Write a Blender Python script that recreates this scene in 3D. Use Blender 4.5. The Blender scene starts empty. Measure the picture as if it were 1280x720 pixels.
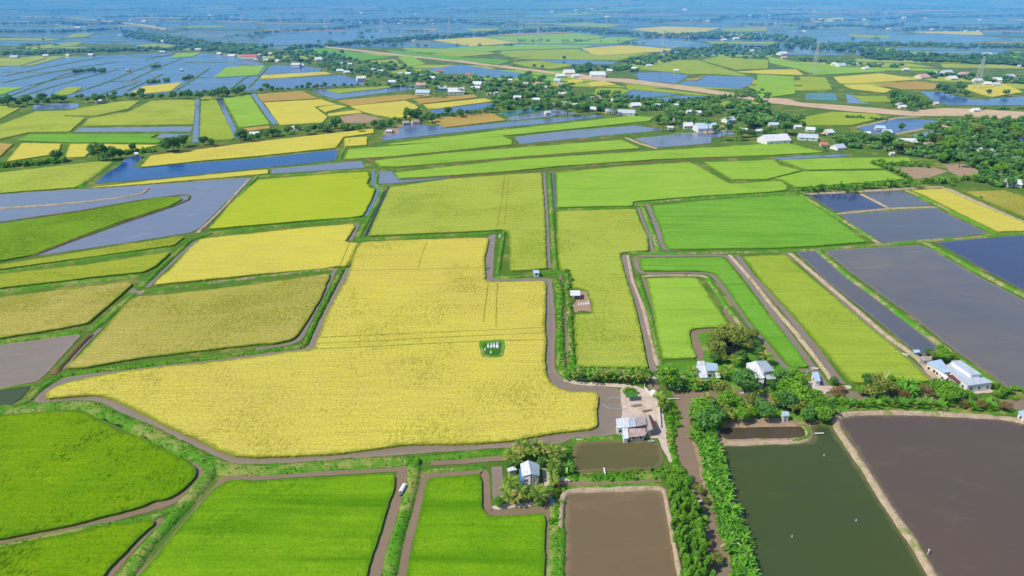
import bpy, bmesh, math, random
from mathutils import Vector, Matrix, noise as mn
from mathutils.kdtree import KDTree
from mathutils.geometry import delaunay_2d_cdt
R = math.radians
rng = random.Random(7)
SC = bpy.context.scene
COL = SC.collection

# ------------------------------------------------------------------ camera
F, HOR, H = 853.0, -28.0, 140.0
PITCH = math.atan((360 - HOR) / F)
SP, CP = math.sin(PITCH), math.cos(PITCH)
cd = bpy.data.cameras.new('camera'); cam = bpy.data.objects.new('camera', cd); COL.objects.link(cam)
cam.location = (0, 0, H); cam.rotation_euler = (math.pi / 2 - PITCH, 0, 0)
cd.sensor_width = 36; cd.lens = F * 36 / 1280; cd.clip_start = 1; cd.clip_end = 60000
SC.camera = cam

def G(x, y, z=0.0):
    """the ground point (at height z) seen at a survey coordinate of the aerial photo"""
    dx, dy = (x - 640) / F, (y - 360) / F
    t = (H - z) / (SP + dy * CP)
    return Vector((dx * t, t * (CP - dy * SP), z))
def depth(y): return H / (SP + (y - 360) / F * CP)
def ppm(y): return F / depth(y)

# ------------------------------------------------------------------ light
EL, AZ = R(50), R(-112)          # azimuth clockwise from +Y: the sun stands to the left and a little behind
sd = Vector((math.sin(AZ) * math.cos(EL), math.cos(AZ) * math.cos(EL), math.sin(EL)))
ld = bpy.data.lights.new('sun', 'SUN'); ld.energy = 4.6; ld.angle = R(0.5); ld.color = (1.0, 0.95, 0.86)
sun = bpy.data.objects.new('sun', ld); COL.objects.link(sun)
sun.rotation_euler = (-sd).to_track_quat('-Z', 'Y').to_euler(); sun.location = (0, 0, 500)
w = bpy.data.worlds.new('World'); SC.world = w; w.use_nodes = True
nt = w.node_tree; nt.nodes.clear()
sky = nt.nodes.new('ShaderNodeTexSky'); sky.sky_type = 'NISHITA'; sky.sun_disc = False
sky.sun_elevation = EL; sky.sun_rotation = AZ; sky.air_density = 1.0; sky.dust_density = 0.3; sky.ozone_density = 2.0
bg = nt.nodes.new('ShaderNodeBackground'); bg.inputs['Strength'].default_value = 0.15
wo = nt.nodes.new('ShaderNodeOutputWorld')
nt.links.new(sky.outputs[0], bg.inputs[0]); nt.links.new(bg.outputs[0], wo.inputs[0])
SC.view_settings.view_transform = 'Standard'; SC.view_settings.look = 'None'
SC.view_settings.exposure = 0; SC.view_settings.gamma = 1
SC.cycles.use_denoising = True
SC.cycles.max_bounces = 6; SC.cycles.diffuse_bounces = 2; SC.cycles.glossy_bounces = 2
SC.cycles.transmission_bounces = 2; SC.cycles.transparent_max_bounces = 4; SC.cycles.volume_bounces = 2
SC.cycles.caustics_reflective = False; SC.cycles.caustics_refractive = False

# ------------------------------------------------------------------ materials
EXPO = 1.36
def lin(c):
    c /= 255.0
    return c / 12.92 if c <= 0.04045 else ((c + 0.055) / 1.055) ** 2.4
def C(r, g, b, k=1.0): return (lin(r) / EXPO * k, lin(g) / EXPO * k, lin(b) / EXPO * k, 1)
class N:
    """small node-tree builder"""
    def __init__(s, name):
        s.m = bpy.data.materials.new(name); s.m.use_nodes = True; s.t = s.m.node_tree; s.t.nodes.clear()
        s.out = s.t.nodes.new('ShaderNodeOutputMaterial')
        s.geo = s.t.nodes.new('ShaderNodeNewGeometry')
    def n(s, k, **kw):
        o = s.t.nodes.new(k)
        for a, v in kw.items(): setattr(o, a, v)
        return o
    def put(s, sock, v):
        if hasattr(v, 'is_output') or isinstance(v, bpy.types.NodeSocket): s.t.links.new(v, sock)
        elif isinstance(v, tuple) and sock.type == 'RGBA' and len(v) == 3: sock.default_value = (*v, 1)
        else: sock.default_value = v
    def noise(s, scale, detail=3, rough=.55, vec=None, sxyz=None, rot=0, dist=0.0):
        v = vec or s.geo.outputs['Position']
        if sxyz or rot:
            mp = s.n('ShaderNodeMapping'); s.put(mp.inputs[0], v)
            mp.inputs['Rotation'].default_value = (0, 0, rot)
            if sxyz: mp.inputs['Scale'].default_value = sxyz
            v = mp.outputs[0]
        o = s.n('ShaderNodeTexNoise'); s.put(o.inputs['Vector'], v)
        o.inputs['Scale'].default_value = scale; o.inputs['Detail'].default_value = detail
        o.inputs['Roughness'].default_value = rough; o.inputs['Distortion'].default_value = dist
        return o.outputs['Fac']
    def ramp(s, f, a, b, lo=0.0, hi=1.0):
        o = s.n('ShaderNodeMapRange'); s.put(o.inputs[0], f)
        for i, v in zip((1, 2, 3, 4), (a, b, lo, hi)): o.inputs[i].default_value = v
        return o.outputs[0]
    def mix(s, f, a, b, mode='MIX'):
        o = s.n('ShaderNodeMix', data_type='RGBA', blend_type=mode)
        s.put(o.inputs[0], f); s.put(o.inputs[6], a); s.put(o.inputs[7], b)
        return o.outputs[2]
    def math(s, op, a, b=0.0):
        o = s.n('ShaderNodeMath', operation=op); s.put(o.inputs[0], a); s.put(o.inputs[1], b); return o.outputs[0]
    def bump(s, h, strength=.5, dist=.3):
        o = s.n('ShaderNodeBump'); s.put(o.inputs['Height'], h)
        o.inputs['Strength'].default_value = strength; o.inputs['Distance'].default_value = dist
        return o.outputs[0]
    def bsdf(s, col, rough=.8, spec=.2, normal=None, metal=0.0, ior=None):
        o = s.n('ShaderNodeBsdfPrincipled'); s.put(o.inputs['Base Color'], col); s.put(o.inputs['Roughness'], rough)
        o.inputs['Specular IOR Level'].default_value = spec; o.inputs['Metallic'].default_value = metal
        if ior: o.inputs['IOR'].default_value = ior
        if normal is not None: s.put(o.inputs['Normal'], normal)
        return o.outputs[0]
    def done(s, sh):
        s.t.links.new(sh, s.out.inputs['Surface']); return s.m

def mat_rice(name, c1, c2, dark, clump=.35, grain=.5, streak=0.0, rot=0.3, cov=.60, fine=1.1, fringe=.75):
    n = N(name)
    big = n.noise(.012, 3, .6)
    mid = n.noise(.09, 4, .65, rot=rot, sxyz=(1, 1.9, 1))
    fin = n.noise(fine, 4, .75)
    tiny = n.noise(fine * 3.2, 2, .7)
    area = n.noise(.022, 3, .6, dist=.4)
    cl = n.math('ADD', n.math('MULTIPLY', n.noise(.8, 4, .7, rot=-.35, sxyz=(1.5, .6, 1), dist=.4), .82), n.math('MULTIPLY', n.ramp(area, .36, .64), .18))
    col = n.mix(n.ramp(n.math('ADD', n.math('MULTIPLY', big, .55), n.math('MULTIPLY', mid, .45)), .36, .64), c1, c2)
    g = n.ramp(fin, .25, .75, 1 - grain * .55, 1 + grain * .4)
    g2 = n.ramp(tiny, .25, .75, 1 - grain * .35, 1 + grain * .35)
    col = n.mix(1.0, col, n.math('MULTIPLY', g, g2), 'MULTIPLY')
    col = n.mix(n.ramp(cl, cov, cov + .06, 0, clump), col, dark)
    if streak:
        st = n.noise(.16, 3, .6, rot=rot, sxyz=(.06, 1, 1))
        col = n.mix(n.ramp(st, .5, .68, 0, streak), col, dark)
    eg = n.n('ShaderNodeAttribute', attribute_name='edge').outputs['Fac']
    en = n.noise(.35, 4, .7)
    col = n.mix(n.ramp(n.math('ADD', n.math('MULTIPLY', eg, .55), en), .72, .98, 0, fringe), col, n.mix(.5, dark, C(104, 150, 30)))
    thin = n.noise(.055, 5, .7, dist=.6)
    col = n.mix(n.ramp(thin, .60, .74, 0, .3), col, tuple(v * 1.18 for v in c2[:3]) + (1,))
    rows = n.noise(.9, 2, .5, rot=rot * .5, sxyz=(.05, 1, 1))
    col = n.mix(1.0, col, n.ramp(rows, .35, .65, .93, 1.06), 'MULTIPLY')
    hgt = n.math('SUBTRACT', n.math('ADD', fin, n.math('MULTIPLY', mid, .6)), n.math('MULTIPLY', n.ramp(cl, cov - .04, cov + .1), .9))
    return n.done(n.bsdf(col, .9, .03, n.bump(hgt, .45, .3)))

def mat_water(name, c1, c2, rough=.07, patch=.5, psc=.02, ripple=.05, spec=.5):
    n = N(name)
    a = n.noise(psc, 4, .6, dist=.6)
    b = n.noise(psc * 5, 5, .65, sxyz=(.5, 1.6, 1), rot=.3)
    col = n.mix(n.ramp(n.math('ADD', n.math('MULTIPLY', a, .6), n.math('MULTIPLY', b, .4)), .5 - patch * .28, .5 + patch * .28), c1, c2)
    sc = n.noise(.06, 7, .75, sxyz=(.45, 1.5, 1), rot=.5, dist=1.2)
    col = n.mix(n.ramp(sc, .56, .70, 0, .3), col, tuple(min(1, v * 1.5 + .015) for v in c1[:3]) + (1,))
    col = n.mix(n.ramp(sc, .40, .28, 0, .3), col, tuple(v * .72 for v in c2[:3]) + (1,))
    eg = n.n('ShaderNodeAttribute', attribute_name='edge').outputs['Fac']
    col = n.mix(n.ramp(n.math('ADD', n.math('MULTIPLY', eg, .6), n.noise(.3, 4, .7)), .66, 1.05, 0, .6), col, n.mix(.6, tuple(min(1, v * 1.5 + .01) for v in c1[:3]) + (1,), C(150, 130, 100)))
    rp = n.math('ADD', n.noise(2.2, 3, .6, sxyz=(1, 1.8, 1), rot=.4), n.math('MULTIPLY', b, .8))
    rr = n.ramp(b, .3, .7, rough, rough * 2.4)
    return n.done(n.bsdf(col, rr, spec, n.bump(rp, ripple * 2, .08), ior=1.33))

def mat_earth(name, a, b, g, green=.35, sc=.35, tan_scale=.05):
    n = N(name)
    f = n.noise(sc, 6, .7); l = n.noise(tan_scale, 4, .6); fn = n.noise(2.2, 4, .7)
    col = n.mix(n.ramp(f, .35, .65), a, b)
    col = n.mix(n.ramp(n.math('ADD', n.math('MULTIPLY', l, .5), n.math('MULTIPLY', f, .5)), .58 - green * .3, .66 - green * .3), col, g)
    col = n.mix(1.0, col, n.ramp(fn, .25, .75, .68, 1.3), 'MULTIPLY')
    return n.done(n.bsdf(col, .92, .1, n.bump(n.math('ADD', f, fn), .7, .3)))

def mat_leaf(name, a, b, dry=None, trans=.25):
    n = N(name)
    at = n.n('ShaderNodeAttribute', attribute_name='tint')
    oi = n.n('ShaderNodeObjectInfo')
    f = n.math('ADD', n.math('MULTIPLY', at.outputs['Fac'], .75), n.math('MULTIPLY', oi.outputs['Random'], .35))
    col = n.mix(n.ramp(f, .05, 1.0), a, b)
    if dry: col = n.mix(n.ramp(at.outputs['Fac'], .9, .94), col, dry)
    p = n.bsdf(col, .55, .3)
    tr = n.n('ShaderNodeBsdfTranslucent'); n.put(tr.inputs[0], n.mix(1.0, col, (1.3, 1.4, .6, 1), 'MULTIPLY'))
    ms = n.n('ShaderNodeMixShader'); ms.inputs[0].default_value = trans
    n.t.links.new(p, ms.inputs[1]); n.t.links.new(tr.outputs[0], ms.inputs[2])
    return n.done(ms.outputs[0])

def mat_plain(name, c, rough=.6, spec=.3, var=.12, sc=.8, corr=0.0, metal=0.0, stain=None, stain_amt=.5):
    n = N(name)
    tc = n.n('ShaderNodeTexCoord')
    f = n.noise(sc, 5, .65, vec=tc.outputs['Object'])
    col = n.mix(1.0, c, n.ramp(f, .25, .75, 1 - var, 1 + var), 'MULTIPLY')
    if stain:
        s2 = n.noise(sc * .7, 6, .75, vec=tc.outputs['Object'], sxyz=(3, .6, 1))
        col = n.mix(n.ramp(s2, .48, .62, 0, stain_amt), col, stain)
    nrm = None
    if corr:
        wv = n.n('ShaderNodeTexWave', bands_direction='X'); n.put(wv.inputs['Vector'], tc.outputs['Object'])
        wv.inputs['Scale'].default_value = corr
        col = n.mix(1.0, col, n.ramp(wv.outputs['Fac'], 0, 1, .9, 1.05), 'MULTIPLY')
        nrm = n.bump(wv.outputs['Fac'], .5, .06)
    return n.done(n.bsdf(col, rough, spec, nrm, metal))

M = {}
M['ripe'] = mat_rice('ripe rice', C(228, 218, 84), C(220, 204, 96), C(164, 158, 44), .4, .6, cov=.61)
M['ripe2'] = mat_rice('ripe rice with lodged patches', C(228, 216, 86), C(220, 202, 98), C(156, 148, 44), .55, .85, cov=.565)
M['dry'] = mat_rice('straw coloured rice', C(206, 188, 104), C(184, 180, 76), C(134, 144, 32), .6, .9, cov=.53)
M['olive'] = mat_rice('olive yellow rice', C(186, 200, 76), C(180, 190, 78), C(130, 150, 34), .5, .7, cov=.55)
M['lime'] = mat_rice('yellow green rice', C(178, 194, 70), C(164, 188, 62), C(122, 152, 34), .45, .5, .25, cov=.58)
M['limeg'] = mat_rice('bright yellow green rice', C(168, 204, 76), C(152, 196, 64), C(112, 156, 36), .4, .45, .3, cov=.58)
M['green'] = mat_rice('fresh green rice', C(138, 190, 66), C(120, 180, 56), C(86, 146, 30), .4, .45, .45, rot=0.1)
M['deep'] = mat_rice('deep green rice', C(140, 182, 26), C(108, 164, 16), C(70, 128, 4), .45, .7, .6, rot=0.08, fine=1.6)
M['mossy'] = mat_rice('mossy green rice', C(136, 170, 12), C(104, 158, 6), C(62, 96, 0), .75, .85, cov=.535, fine=1.6)
M['stub'] = mat_rice('harvested stubble', C(206, 176, 92), C(186, 158, 84), C(140, 130, 50), .4, .5)
M['mossyL'] = mat_rice('grass green rice', C(140, 172, 40), C(118, 160, 34), C(84, 120, 14), .6, .65, cov=.54)
M['oliveG'] = mat_rice('olive green rice', C(182, 188, 62), C(160, 176, 54), C(110, 138, 22), .55, .75, cov=.54)
M['limeY'] = mat_rice('lemon green rice', C(194, 204, 54), C(178, 198, 50), C(126, 152, 26), .4, .45, cov=.6)
M['track'] = mat_rice('trampled rice', C(192, 188, 76), C(168, 170, 60), C(136, 140, 36), .5, .8, cov=.5)
M['mud'] = mat_water('brown canal water', C(160, 138, 112), C(144, 122, 98), .12, .6, .03)
M['mudgrey'] = mat_water('grey brown canal water', C(158, 142, 126), C(144, 128, 112), .12, .6, .03)
M['brownpond'] = mat_water('brown pond water', C(138, 116, 86), C(122, 106, 78), .1, 1.0, .012)
M['darkbrown'] = mat_water('dark brown pond water', C(112, 94, 80), C(94, 84, 76), .1, 1.1, .01)
M['oliveP'] = mat_water('olive pond water', C(84, 92, 34), C(64, 88, 56), .1, 1.0, .01)
M['oliveB'] = mat_water('olive brown pond water', C(116, 106, 62), C(100, 98, 58), .1, .9, .02)
M['inset'] = mat_water('dark grey brown pond water', C(98, 84, 62), C(84, 76, 58), .1, .9, .02)
M['slate'] = mat_water('slate pond water', C(116, 110, 108), C(90, 98, 114), .1, 1.0, .012, spec=.6)
M['weedy'] = mat_water('slate water with weed and painted clouds', C(142, 124, 106), C(84, 100, 116), .1, 1.25, .016, spec=.6)  # patches mix weed tones with cloud reflections painted into the colour
M['navy'] = mat_water('dark blue pond water', C(72, 80, 112), C(60, 72, 118), .1, .9, .012, spec=.6)
M['blue'] = mat_water('blue water', C(36, 96, 160), C(30, 82, 150), .1, .9, .012, spec=.6)
M['midblue'] = mat_water('muted blue water', C(84, 112, 168), C(66, 98, 160), .1, 1.0, .01, spec=.6)
M['purple'] = mat_water('lavender grey water', C(136, 140, 156), C(116, 132, 158), .1, 1.0, .015, spec=.6)
M['greyblue'] = mat_water('grey blue water', C(120, 136, 170), C(102, 124, 164), .1, .9, .012, spec=.6)
M['teal'] = mat_water('teal water', C(52, 120, 124), C(60, 120, 110), .1, .9, .012)
M['darkP'] = mat_water('water with shade in its colour', C(40, 44, 42), C(34, 40, 40), .1, .5, .05)  # shadow over the narrow ditches is put into this dark colour
M['farwater'] = mat_water('far flooded paddies', C(76, 120, 176), C(98, 126, 164), .12, 1.0, .004, spec=.6)
M['farwater2'] = mat_water('deeper far flooded paddies', C(44, 92, 160), C(66, 108, 160), .12, 1.0, .004, spec=.6)
M['ground'] = mat_earth('rough grass ground', C(104, 140, 48), C(84, 118, 38), C(150, 150, 78), .25, .12)
M['gbund'] = mat_earth('green grass bund', C(108, 166, 44), C(76, 138, 30), C(162, 168, 88), .30)
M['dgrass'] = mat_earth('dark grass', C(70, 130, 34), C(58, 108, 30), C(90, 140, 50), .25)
M['tbund'] = mat_earth('dry earth bund', C(210, 188, 160), C(184, 160, 132), C(150, 156, 84), .16)
M['mbund'] = mat_earth('patchy earth and grass bund', C(192, 172, 132), C(150, 150, 82), C(96, 160, 40), .5)
M['bbund'] = mat_earth('brown mud bund', C(146, 118, 84), C(120, 104, 62), C(106, 136, 44), .3)
M['sand'] = mat_earth('pale sandy yard', C(236, 216, 200), C(218, 194, 174), C(196, 178, 146), .1, .25)
M['road'] = mat_earth('bare sandy road bed', C(226, 200, 166), C(212, 182, 148), C(190, 176, 130), .1, .05, .01)
M['soil'] = mat_earth('bare brown soil', C(196, 166, 138), C(174, 146, 118), C(134, 134, 70), .15)
M['leafA'] = mat_leaf('bright leaves', C(76, 146, 22), C(162, 214, 62), trans=.32)
M['leafB'] = mat_leaf('dark leaves', C(52, 116, 44), C(120, 176, 74))
M['leafO'] = mat_leaf('olive leaves', C(100, 128, 40), C(178, 190, 84))
M['leafM'] = mat_leaf('melaleuca leaves', C(56, 128, 14), C(142, 200, 46))
M['leafPn'] = mat_leaf('green low palm fronds', C(52, 132, 18), C(160, 212, 64), C(186, 170, 90))
M['leafV'] = mat_leaf('village leaves', C(68, 132, 60), C(138, 188, 92), trans=.35)
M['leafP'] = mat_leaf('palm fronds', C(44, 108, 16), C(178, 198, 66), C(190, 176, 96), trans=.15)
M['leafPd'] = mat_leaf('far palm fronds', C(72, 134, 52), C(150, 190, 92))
M['leafN'] = mat_leaf('banana leaves', C(34, 116, 12), C(146, 214, 56), C(212, 222, 130))
M['leafD'] = mat_leaf('dry brown leaves', C(120, 92, 48), C(180, 148, 92))
M['leafG'] = mat_leaf('grass blades', C(96, 176, 24), C(160, 212, 66), trans=.5)
M['bark'] = mat_plain('bark', C(112, 96, 78), .9, .1, .3, 3)
M['stemN'] = mat_plain('banana stem', C(126, 140, 66), .7, .2, .2, 3)
# ------------------------------------------------------------------ mesh helpers
def tag(o, label=None, cat=None, group=None, kind=None):
    if label: o['label'] = label
    if cat: o['category'] = cat
    if group: o['group'] = group
    if kind: o['kind'] = kind
    return o
def obj(name, me, parent=None, mat=None):
    o = bpy.data.objects.new(name, me); COL.objects.link(o)
    if parent is not None: o.parent = parent
    return o
def empty(name, loc, rz=0.0):
    o = bpy.data.objects.new(name, None); COL.objects.link(o)
    o.location = loc; o.rotation_euler = (0, 0, rz); o.empty_display_size = .5
    return o
class MB:
    def __init__(s): s.v = []; s.f = []; s.mi = []; s.t = []
    def face(s, pts, mi=0, tint=.5):
        b = len(s.v); s.v.extend([tuple(p) for p in pts]); s.f.append(tuple(range(b, b + len(pts)))); s.mi.append(mi); s.t.append(tint)
    def box(s, c, d, rz=0.0, mi=0, taper=1.0):
        cs, sn = math.cos(rz), math.sin(rz); P = []
        for z in (-1, 1):
            k = taper if z > 0 else 1
            for x, y in ((-1, -1), (1, -1), (1, 1), (-1, 1)):
                px, py = x * d[0] / 2 * k, y * d[1] / 2 * k
                P.append((c[0] + px * cs - py * sn, c[1] + px * sn + py * cs, c[2] + z * d[2] / 2))
        for q in ((0, 3, 2, 1), (4, 5, 6, 7), (0, 1, 5, 4), (1, 2, 6, 5), (2, 3, 7, 6), (3, 0, 4, 7)):
            s.face([P[i] for i in q], mi)
    def tube(s, pts, rad, k=6, mi=0, tint=.5):
        b = len(s.v); n = len(pts)
        for i, p in enumerate(pts):
            p = Vector(p); d = Vector(pts[min(i + 1, n - 1)]) - Vector(pts[max(i - 1, 0)])
            d.normalize(); a = d.orthogonal().normalized(); c = d.cross(a)
            r = rad[i] if isinstance(rad, (list, tuple)) else rad
            for j in range(k):
                an = 2 * math.pi * j / k; s.v.append(tuple(p + a * (r * math.cos(an)) + c * (r * math.sin(an))))
        for i in range(n - 1):
            for j in range(k):
                s.f.append((b + i * k + j, b + i * k + (j + 1) % k, b + (i + 1) * k + (j + 1) % k, b + (i + 1) * k + j)); s.mi.append(mi); s.t.append(tint)
        s.f.append(tuple(b + (n - 1) * k + j for j in range(k))); s.mi.append(mi); s.t.append(tint)
    def mesh(s, name, mats, smooth=False):
        me = bpy.data.meshes.new(name); me.from_pydata(s.v, [], s.f)
        for m in (mats if isinstance(mats, (list, tuple)) else [mats]): me.materials.append(m)
        me.polygons.foreach_set('material_index', s.mi)
        if smooth: me.polygons.foreach_set('use_smooth', [True] * len(s.f))
        at = me.attributes.new('tint', 'FLOAT', 'FACE'); at.data.foreach_set('value', s.t)
        me.update(); return me

def pp(s):
    if isinstance(s, str): return [tuple(float(a) for a in q.split(',')) for q in s.split()]
    return list(s)
def rounded(P, r, closed=True):
    out = []; n = len(P)
    for i in range(n):
        if not closed and i in (0, n - 1): out.append(P[i]); continue
        p, a, b = P[i], P[i - 1], P[(i + 1) % n]
        la, lb = (a - p).length, (b - p).length
        if la < .01 or lb < .01: continue
        q = p + (a - p) * (min(r, .45 * la) / la); t = p + (b - p) * (min(r, .45 * lb) / lb)
        for k in range(4):
            u = k / 3; out.append(q.lerp(p, u).lerp(p.lerp(t, u), u))
    return out
def resample(P, closed=True, q=260, mn_=.8):
    out = []; n = len(P)
    for i in range(n if closed else n - 1):
        a, b = P[i], P[(i + 1) % n]; L = (b - a).length
        st = max(mn_, ((a + b) / 2 - Vector((0, 0, H))).length / q); k = max(1, int(L / st))
        for j in range(k): out.append(a.lerp(b, j / k))
    if not closed: out.append(P[-1])
    return out
def jitter(P, amp):
    out = []
    for p in P:
        a = amp * min(1.6, max(1.0, p.y / 260))
        v = mn.noise_vector(Vector((p.x * .16, p.y * .16, 1.3))) * 1.5 + mn.noise_vector(Vector((p.x * .9, p.y * .9, 4.1))) * 1.1
        out.append(Vector((p.x + v.x * a, p.y + v.y * a, p.z)))
    return out
def poly(name, label, cat, pts, mat, h=0.0, base=None, r=2.0, amp=.22, kind='structure', group=None):
    """a sheet (water, bare ground) at height h, or a crop standing from base up to h"""
    P = [G(x, y, h) for x, y in pp(pts)]
    P = jitter(resample(rounded(P, r)), amp)
    n = len(P)
    ar = abs(sum(P[i - 1].x * P[i].y - P[i].x * P[i - 1].y for i in range(n))) / 2; pe = sum((P[i] - P[i - 1]).length for i in range(n))
    sgn = 1 if sum(P[i - 1].x * P[i].y - P[i].x * P[i - 1].y for i in range(n)) > 0 else -1
    rim = 2.4 if (ar / pe > 5 and sum(q.y for q in P) / n < 700) else 0
    if rim:
        kd = KDTree(n)
        for i, q in enumerate(P): kd.insert(q, i)
        kd.balance(); V2 = [Vector((q.x, q.y)) for q in P]; ok = []
        for i in range(n):
            d = P[(i + 2) % n] - P[i - 2]; d.z = 0; d.normalize(); q = P[i] + Vector((-d.y, d.x, 0)) * (rim * sgn)
            if kd.find(q)[2] > rim * .8: ok.append(Vector((q.x, q.y)))
        v, _, f, ov, _, _ = delaunay_2d_cdt(V2 + ok, [(i, (i + 1) % n) for i in range(n)], [], 1, 1e-4)
        bd = {i for i, o_ in enumerate(ov) if any(k < n for k in o_)}
        vs = [(q.x, q.y, h) for q in v]; fs = []
        for t_ in f:
            a, b, c = (v[k] for k in t_[:3]); fs.append(tuple(t_) if (b - a).cross(c - a) > 0 else tuple(reversed(t_)))
        ed = [1.0 if i in bd else 0.0 for i in range(len(vs))]
        if base is not None:
            b0 = len(vs); vs += [(q.x, q.y, h) for q in P] + [(q.x, q.y, base) for q in P]; ed += [1.0] * (2 * n)
            for i in range(n):
                k = (i + 1) % n; a = (b0 + k, b0 + i, b0 + n + i, b0 + n + k); fs.append(a if sgn > 0 else a[::-1])
        me = bpy.data.meshes.new(name); me.from_pydata(vs, [], fs); me.materials.append(M[mat])
        me.attributes.new('edge', 'FLOAT', 'POINT').data.foreach_set('value', ed); me.update()
        return tag(obj(name, me), label, cat, group, kind)
    bm = bmesh.new(); top = [bm.verts.new(p) for p in P]
    try: f = bm.faces.new(top)
    except ValueError: bm.free(); return None
    f.normal_update()
    if f.normal.z < 0: f.normal_flip()
    if base is not None:
        lo = [bm.verts.new((p.x, p.y, base)) for p in P]
        for i in range(n): bm.faces.new((top[i], top[(i + 1) % n], lo[(i + 1) % n], lo[i]))
    bmesh.ops.triangulate(bm, faces=[f])
    bmesh.ops.recalc_face_normals(bm, faces=bm.faces)
    for fc in bm.faces:
        if abs(fc.normal.z) > .9 and fc.normal.z < 0: fc.normal_flip()
    me = bpy.data.meshes.new(name); bm.to_mesh(me); bm.free(); me.materials.append(M[mat])
    return tag(obj(name, me), label, cat, group, kind)

WZ = [0.08]
def water(name, label, pts, mat, r=2.5, amp=.25):
    WZ[0] += .002
    return poly(name, label, 'pond' if 'pond' in name else ('canal' if 'canal' in name else 'flooded paddy'), pts, mat, h=WZ[0], r=r, amp=amp)
FIELDS = 0
def rice(label, pts, mat, h=.7, r=1.6, amp=.22):
    d = depth(sum(y for x, y in pp(pts)) / len(pp(pts)))
    global FIELDS
    FIELDS += 1; h += .0011 * FIELDS
    if d > 900: r = 5
    return poly('rice_field', label, 'rice field', pts, mat, h=h, base=0.0, r=r, amp=amp)
TZ = [0.03]
def bare(name, label, cat, pts, mat, h=None, r=1.5, amp=.35):
    TZ[0] += .004
    return poly(name, label, cat, pts, mat, h=h if h else TZ[0], r=r, amp=amp)

def stations(pts, z, q=260, mn_=.8, r=3.0):
    P = [G(x, y, z) for x, y in pp(pts)]
    P = resample(rounded(P, r, False), False, q, mn_)
    out = []; n = len(P)
    for i, p in enumerate(P):
        d = P[min(i + 1, n - 1)] - P[max(i - 1, 0)]; d.z = 0; d.normalize()
        out.append((p, Vector((-d.y, d.x, 0))))
    return out
def strip(name, label, cat, pts, width, mat, z=None, amp=.18, wvar=.12):
    """flat strip of water or trampled rice along a line"""
    if z is None: WZ[0] += .002; z = WZ[0]
    st = stations(pts, z); mb = MB(); b = []
    for p, nr in st:
        k = 1 + wvar * mn.noise(Vector((p.x * .11, p.y * .11, 9)))
        j = mn.noise_vector(Vector((p.x * .6, p.y * .6, 2))) * amp
        b.append((p + nr * (width / 2 * k) + Vector((j.x, j.y, 0)), p - nr * (width / 2 * k) + Vector((j.y, j.z, 0))))
    for (a, c), (d, e) in zip(b, b[1:]): mb.face((c, e, d, a))
    return tag(obj(name, mb.mesh(name, M[mat])), label, cat, None, 'structure')
def bund(label, pts, width, mat='gbund', h=.8, tuft=0.0, rough=.16, name='bund_path', tl='leafG', th=.42, cat='field bund'):
    st = stations(pts, h * .6, q=230); mb = MB(); rows = []
    prof = ((-1, -.05), (-.72, .55), (-.4, .92), (0, 1), (.4, .92), (.72, .55), (1, -.05)); n = len(st)
    for i, (p, nr) in enumerate(st):
        e = min(1, (min(i, n - 1 - i) + .3) / 2.0); row = []
        wv = 1 + .32 * mn.noise(Vector((p.x * .16, p.y * .16, 3))) + .2 * mn.noise(Vector((p.x * .6, p.y * .6, 8)))
        for u, hz in prof:
            q = p + nr * (u * width / 2 * wv)
            q.z = h * hz * e + (mn.noise(Vector((q.x * .8, q.y * .8, 7))) * rough * 1.6 * (1 if hz > 0 else 0))
            row.append(len(mb.v)); mb.v.append(tuple(q))
        rows.append(row)
    for a, c in zip(rows, rows[1:]):
        for j in range(6):
            mb.f.append((a[j], a[j + 1], c[j + 1], c[j])); mb.mi.append(0); mb.t.append(.5)
    if tuft:
        for (p, nr), (p2, _) in zip(st, st[1:]):
            L = (p2 - p).length; k = tuft * L * width; k = int(k) + (rng.random() < k % 1)
            for _ in range(k):
                u = rng.uniform(-1, 1); q = p.lerp(p2, rng.random()) + nr * (u * width / 2)
                if mn.noise(Vector((q.x * .35, q.y * .35, 21))) < -.12: continue
                z = h * max(0, 1 - abs(u) ** 2.2); s = rng.uniform(.5, 1.25) * th; an = rng.uniform(0, 6.283); t = rng.random()
                for m in range(2):
                    an += 1.9; dx, dy = math.cos(an) * s * .45, math.sin(an) * s * .45
                    lx, ly = rng.uniform(-.4, .4) * s, rng.uniform(-.4, .4) * s
                    mb.face(((q.x - dx, q.y - dy, z - .05), (q.x + dx, q.y + dy, z - .05), (q.x + dx * .7 + lx, q.y + dy * .7 + ly, z + s), (q.x - dx * .7 + lx, q.y - dy * .7 + ly, z + s)), 1, t)
    o = tag(obj(name, mb.mesh(name, [M[mat], M[tl]], True)), label, cat, None, 'structure')
    return o
# ------------------------------------------------------------------ the ground
mb = MB()
S = 16000
mb.face(((-S, -800, 0), (S, -800, 0), (S, 2 * S, 0), (-S, 2 * S, 0)))
tag(obj('ground', mb.mesh('ground', M['ground'])), 'rough green grass ground of the flat delta between fields', 'ground', None, 'structure')

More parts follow.
